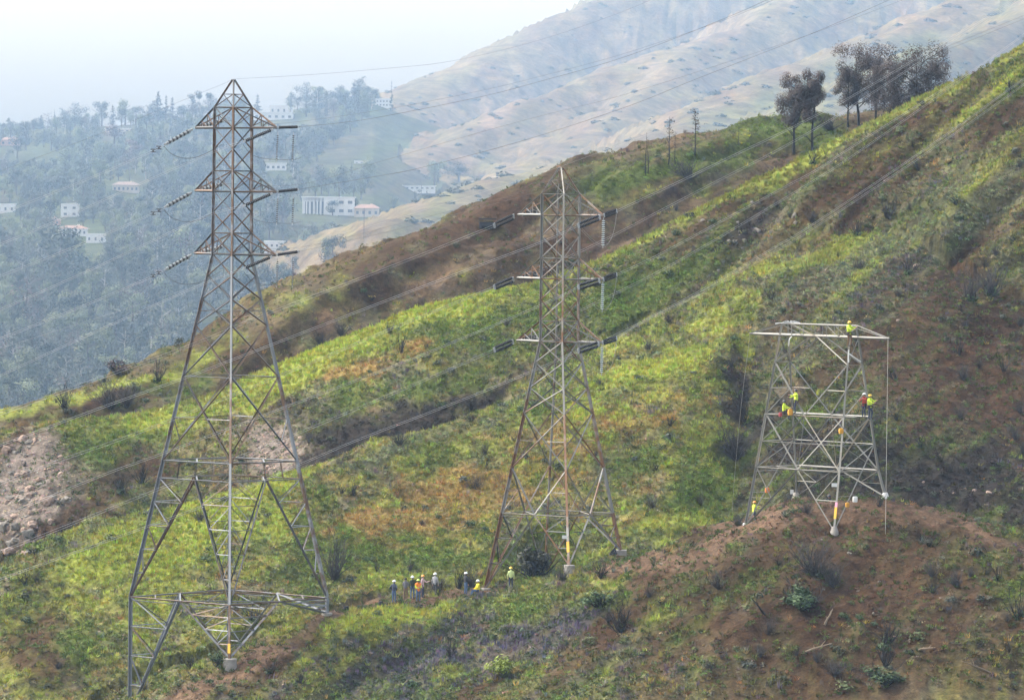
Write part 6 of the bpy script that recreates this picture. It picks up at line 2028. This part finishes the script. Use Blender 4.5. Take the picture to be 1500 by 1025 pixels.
person(Vector((q3.x - .12, q3.y - .75, zof(1279, 614, q3.y))), 'reach', .9, 'line worker in lime jacket and yellow hat at the right leg of the pale tower', LIME, NAVY, HY, vest=LIME, group=GT, harness=True)
pl_ = lerp(C3(0, 686), T3['feet'][0], .42)
gp = Vector((pl_.x + .25, pl_.y + 1.0, 0)); gp.z = gz(gp.x, gp.y)
person(gp, 'reach', 1.9, 'worker in lime shirt and orange hat at the left foot of the pale tower', LIME, NAVY, HO, vest=LIME, group='workers at the foot of the pale tower', scale=.92)
gq = stand_at(1211, 726, T3['c'].y + 2.6)
person(gq, 'crouch', .4, 'worker in black crouching behind a red bag under the pale tower', BLACKC, DGREY, HK, group='workers at the foot of the pale tower', zbase=.55)


# ------------------------------------------------------------------ bags and gear
def bag(P, s_, mat, label, strap=True, name='tool_bag', flat=1.0):
    s_ *= .8
    o = empty(name, P, label, 'bag')
    bm = bmesh.new()
    bm_lathe(bm, [(0, s_ * .30), (.03, s_ * .42), (s_ * .5, s_ * .46), (s_ * .85, s_ * .42), (s_ * .95, s_ * .36)], (0, 0, 0), (0, 0, 1), 5)
    for v in bm.verts: v.co.z *= flat
    mesh_obj('bag_body', from_bm('bag_body', bm, mat), o)
    if strap:
        bm = bmesh.new(); bm_tube(bm, [(-s_ * .38, 0, s_ * .9 * flat), (-s_ * .2, 0, s_ * 1.3 * flat), (s_ * .2, 0, s_ * 1.3 * flat), (s_ * .38, 0, s_ * .9 * flat)], .018, 5)
        mesh_obj('strap', from_bm('strap', bm, BLACKC), o)
    return o


BAGY = simple('yellow_bag_cloth', (.50, .25, .02), .7); BAGR = simple('red_bag_cloth', (.28, .04, .045), .7); BAGO = simple('orange_bag_cloth', (.48, .14, .03), .7)
q = rail(.315)
bag(q + Vector((0, -.25, -.02)), .58, BAGY, 'yellow bag hanging between two line workers on the middle strut')
q = C3(1, 632)
bag(Vector((q.x - .12, q.y - .3, zof(1236, 635, q.y))), .52, BAGY, 'yellow bag hanging on the near right leg below the middle strut')
q = lerp(C3(2, 648), T3['feet'][1], .68)
bag(q + Vector((.0, -.2, -.3)), .46, BAGY, 'yellow pouch hung low on the brace at the right footing')
bag(q + Vector((.55, -.1, .05)), .55, M_WHITE, 'white canvas sack beside the yellow pouch at the right footing', name='canvas_sack')
q = rail(.205)
bag(q + Vector((-.1, -.35, -.15)), .42, BAGR, 'red bag hanging below the sitting line worker')
bag(stand_at(1217, 727, T3['c'].y + 1.6), .75, BAGR, 'red bag lying on the mound under the pale tower', flat=.55)
q = lerp(C3(0, 686), T3['feet'][0], .3)
bag(Vector((q.x + 1.05, q.y + .3, zof(1118, 722, q.y))), .5, BAGO, 'orange bag hung on the brace at the left of the pale tower')
bag(stand_at(507, 892, 389), .62, BLACKC, 'black bag on the dirt track right of the tall pylon', name='backpack')
bag(stand_at(558, 880, 397), .58, BLACKC, 'black backpack on the dirt bench left of the workers', name='backpack', flat=.8)
bag(stand_at(1230, 727, T3['c'].y + 2.8), .5, NAVY, 'dark blue bag right of the red bag under the pale tower', name='backpack', flat=.7)
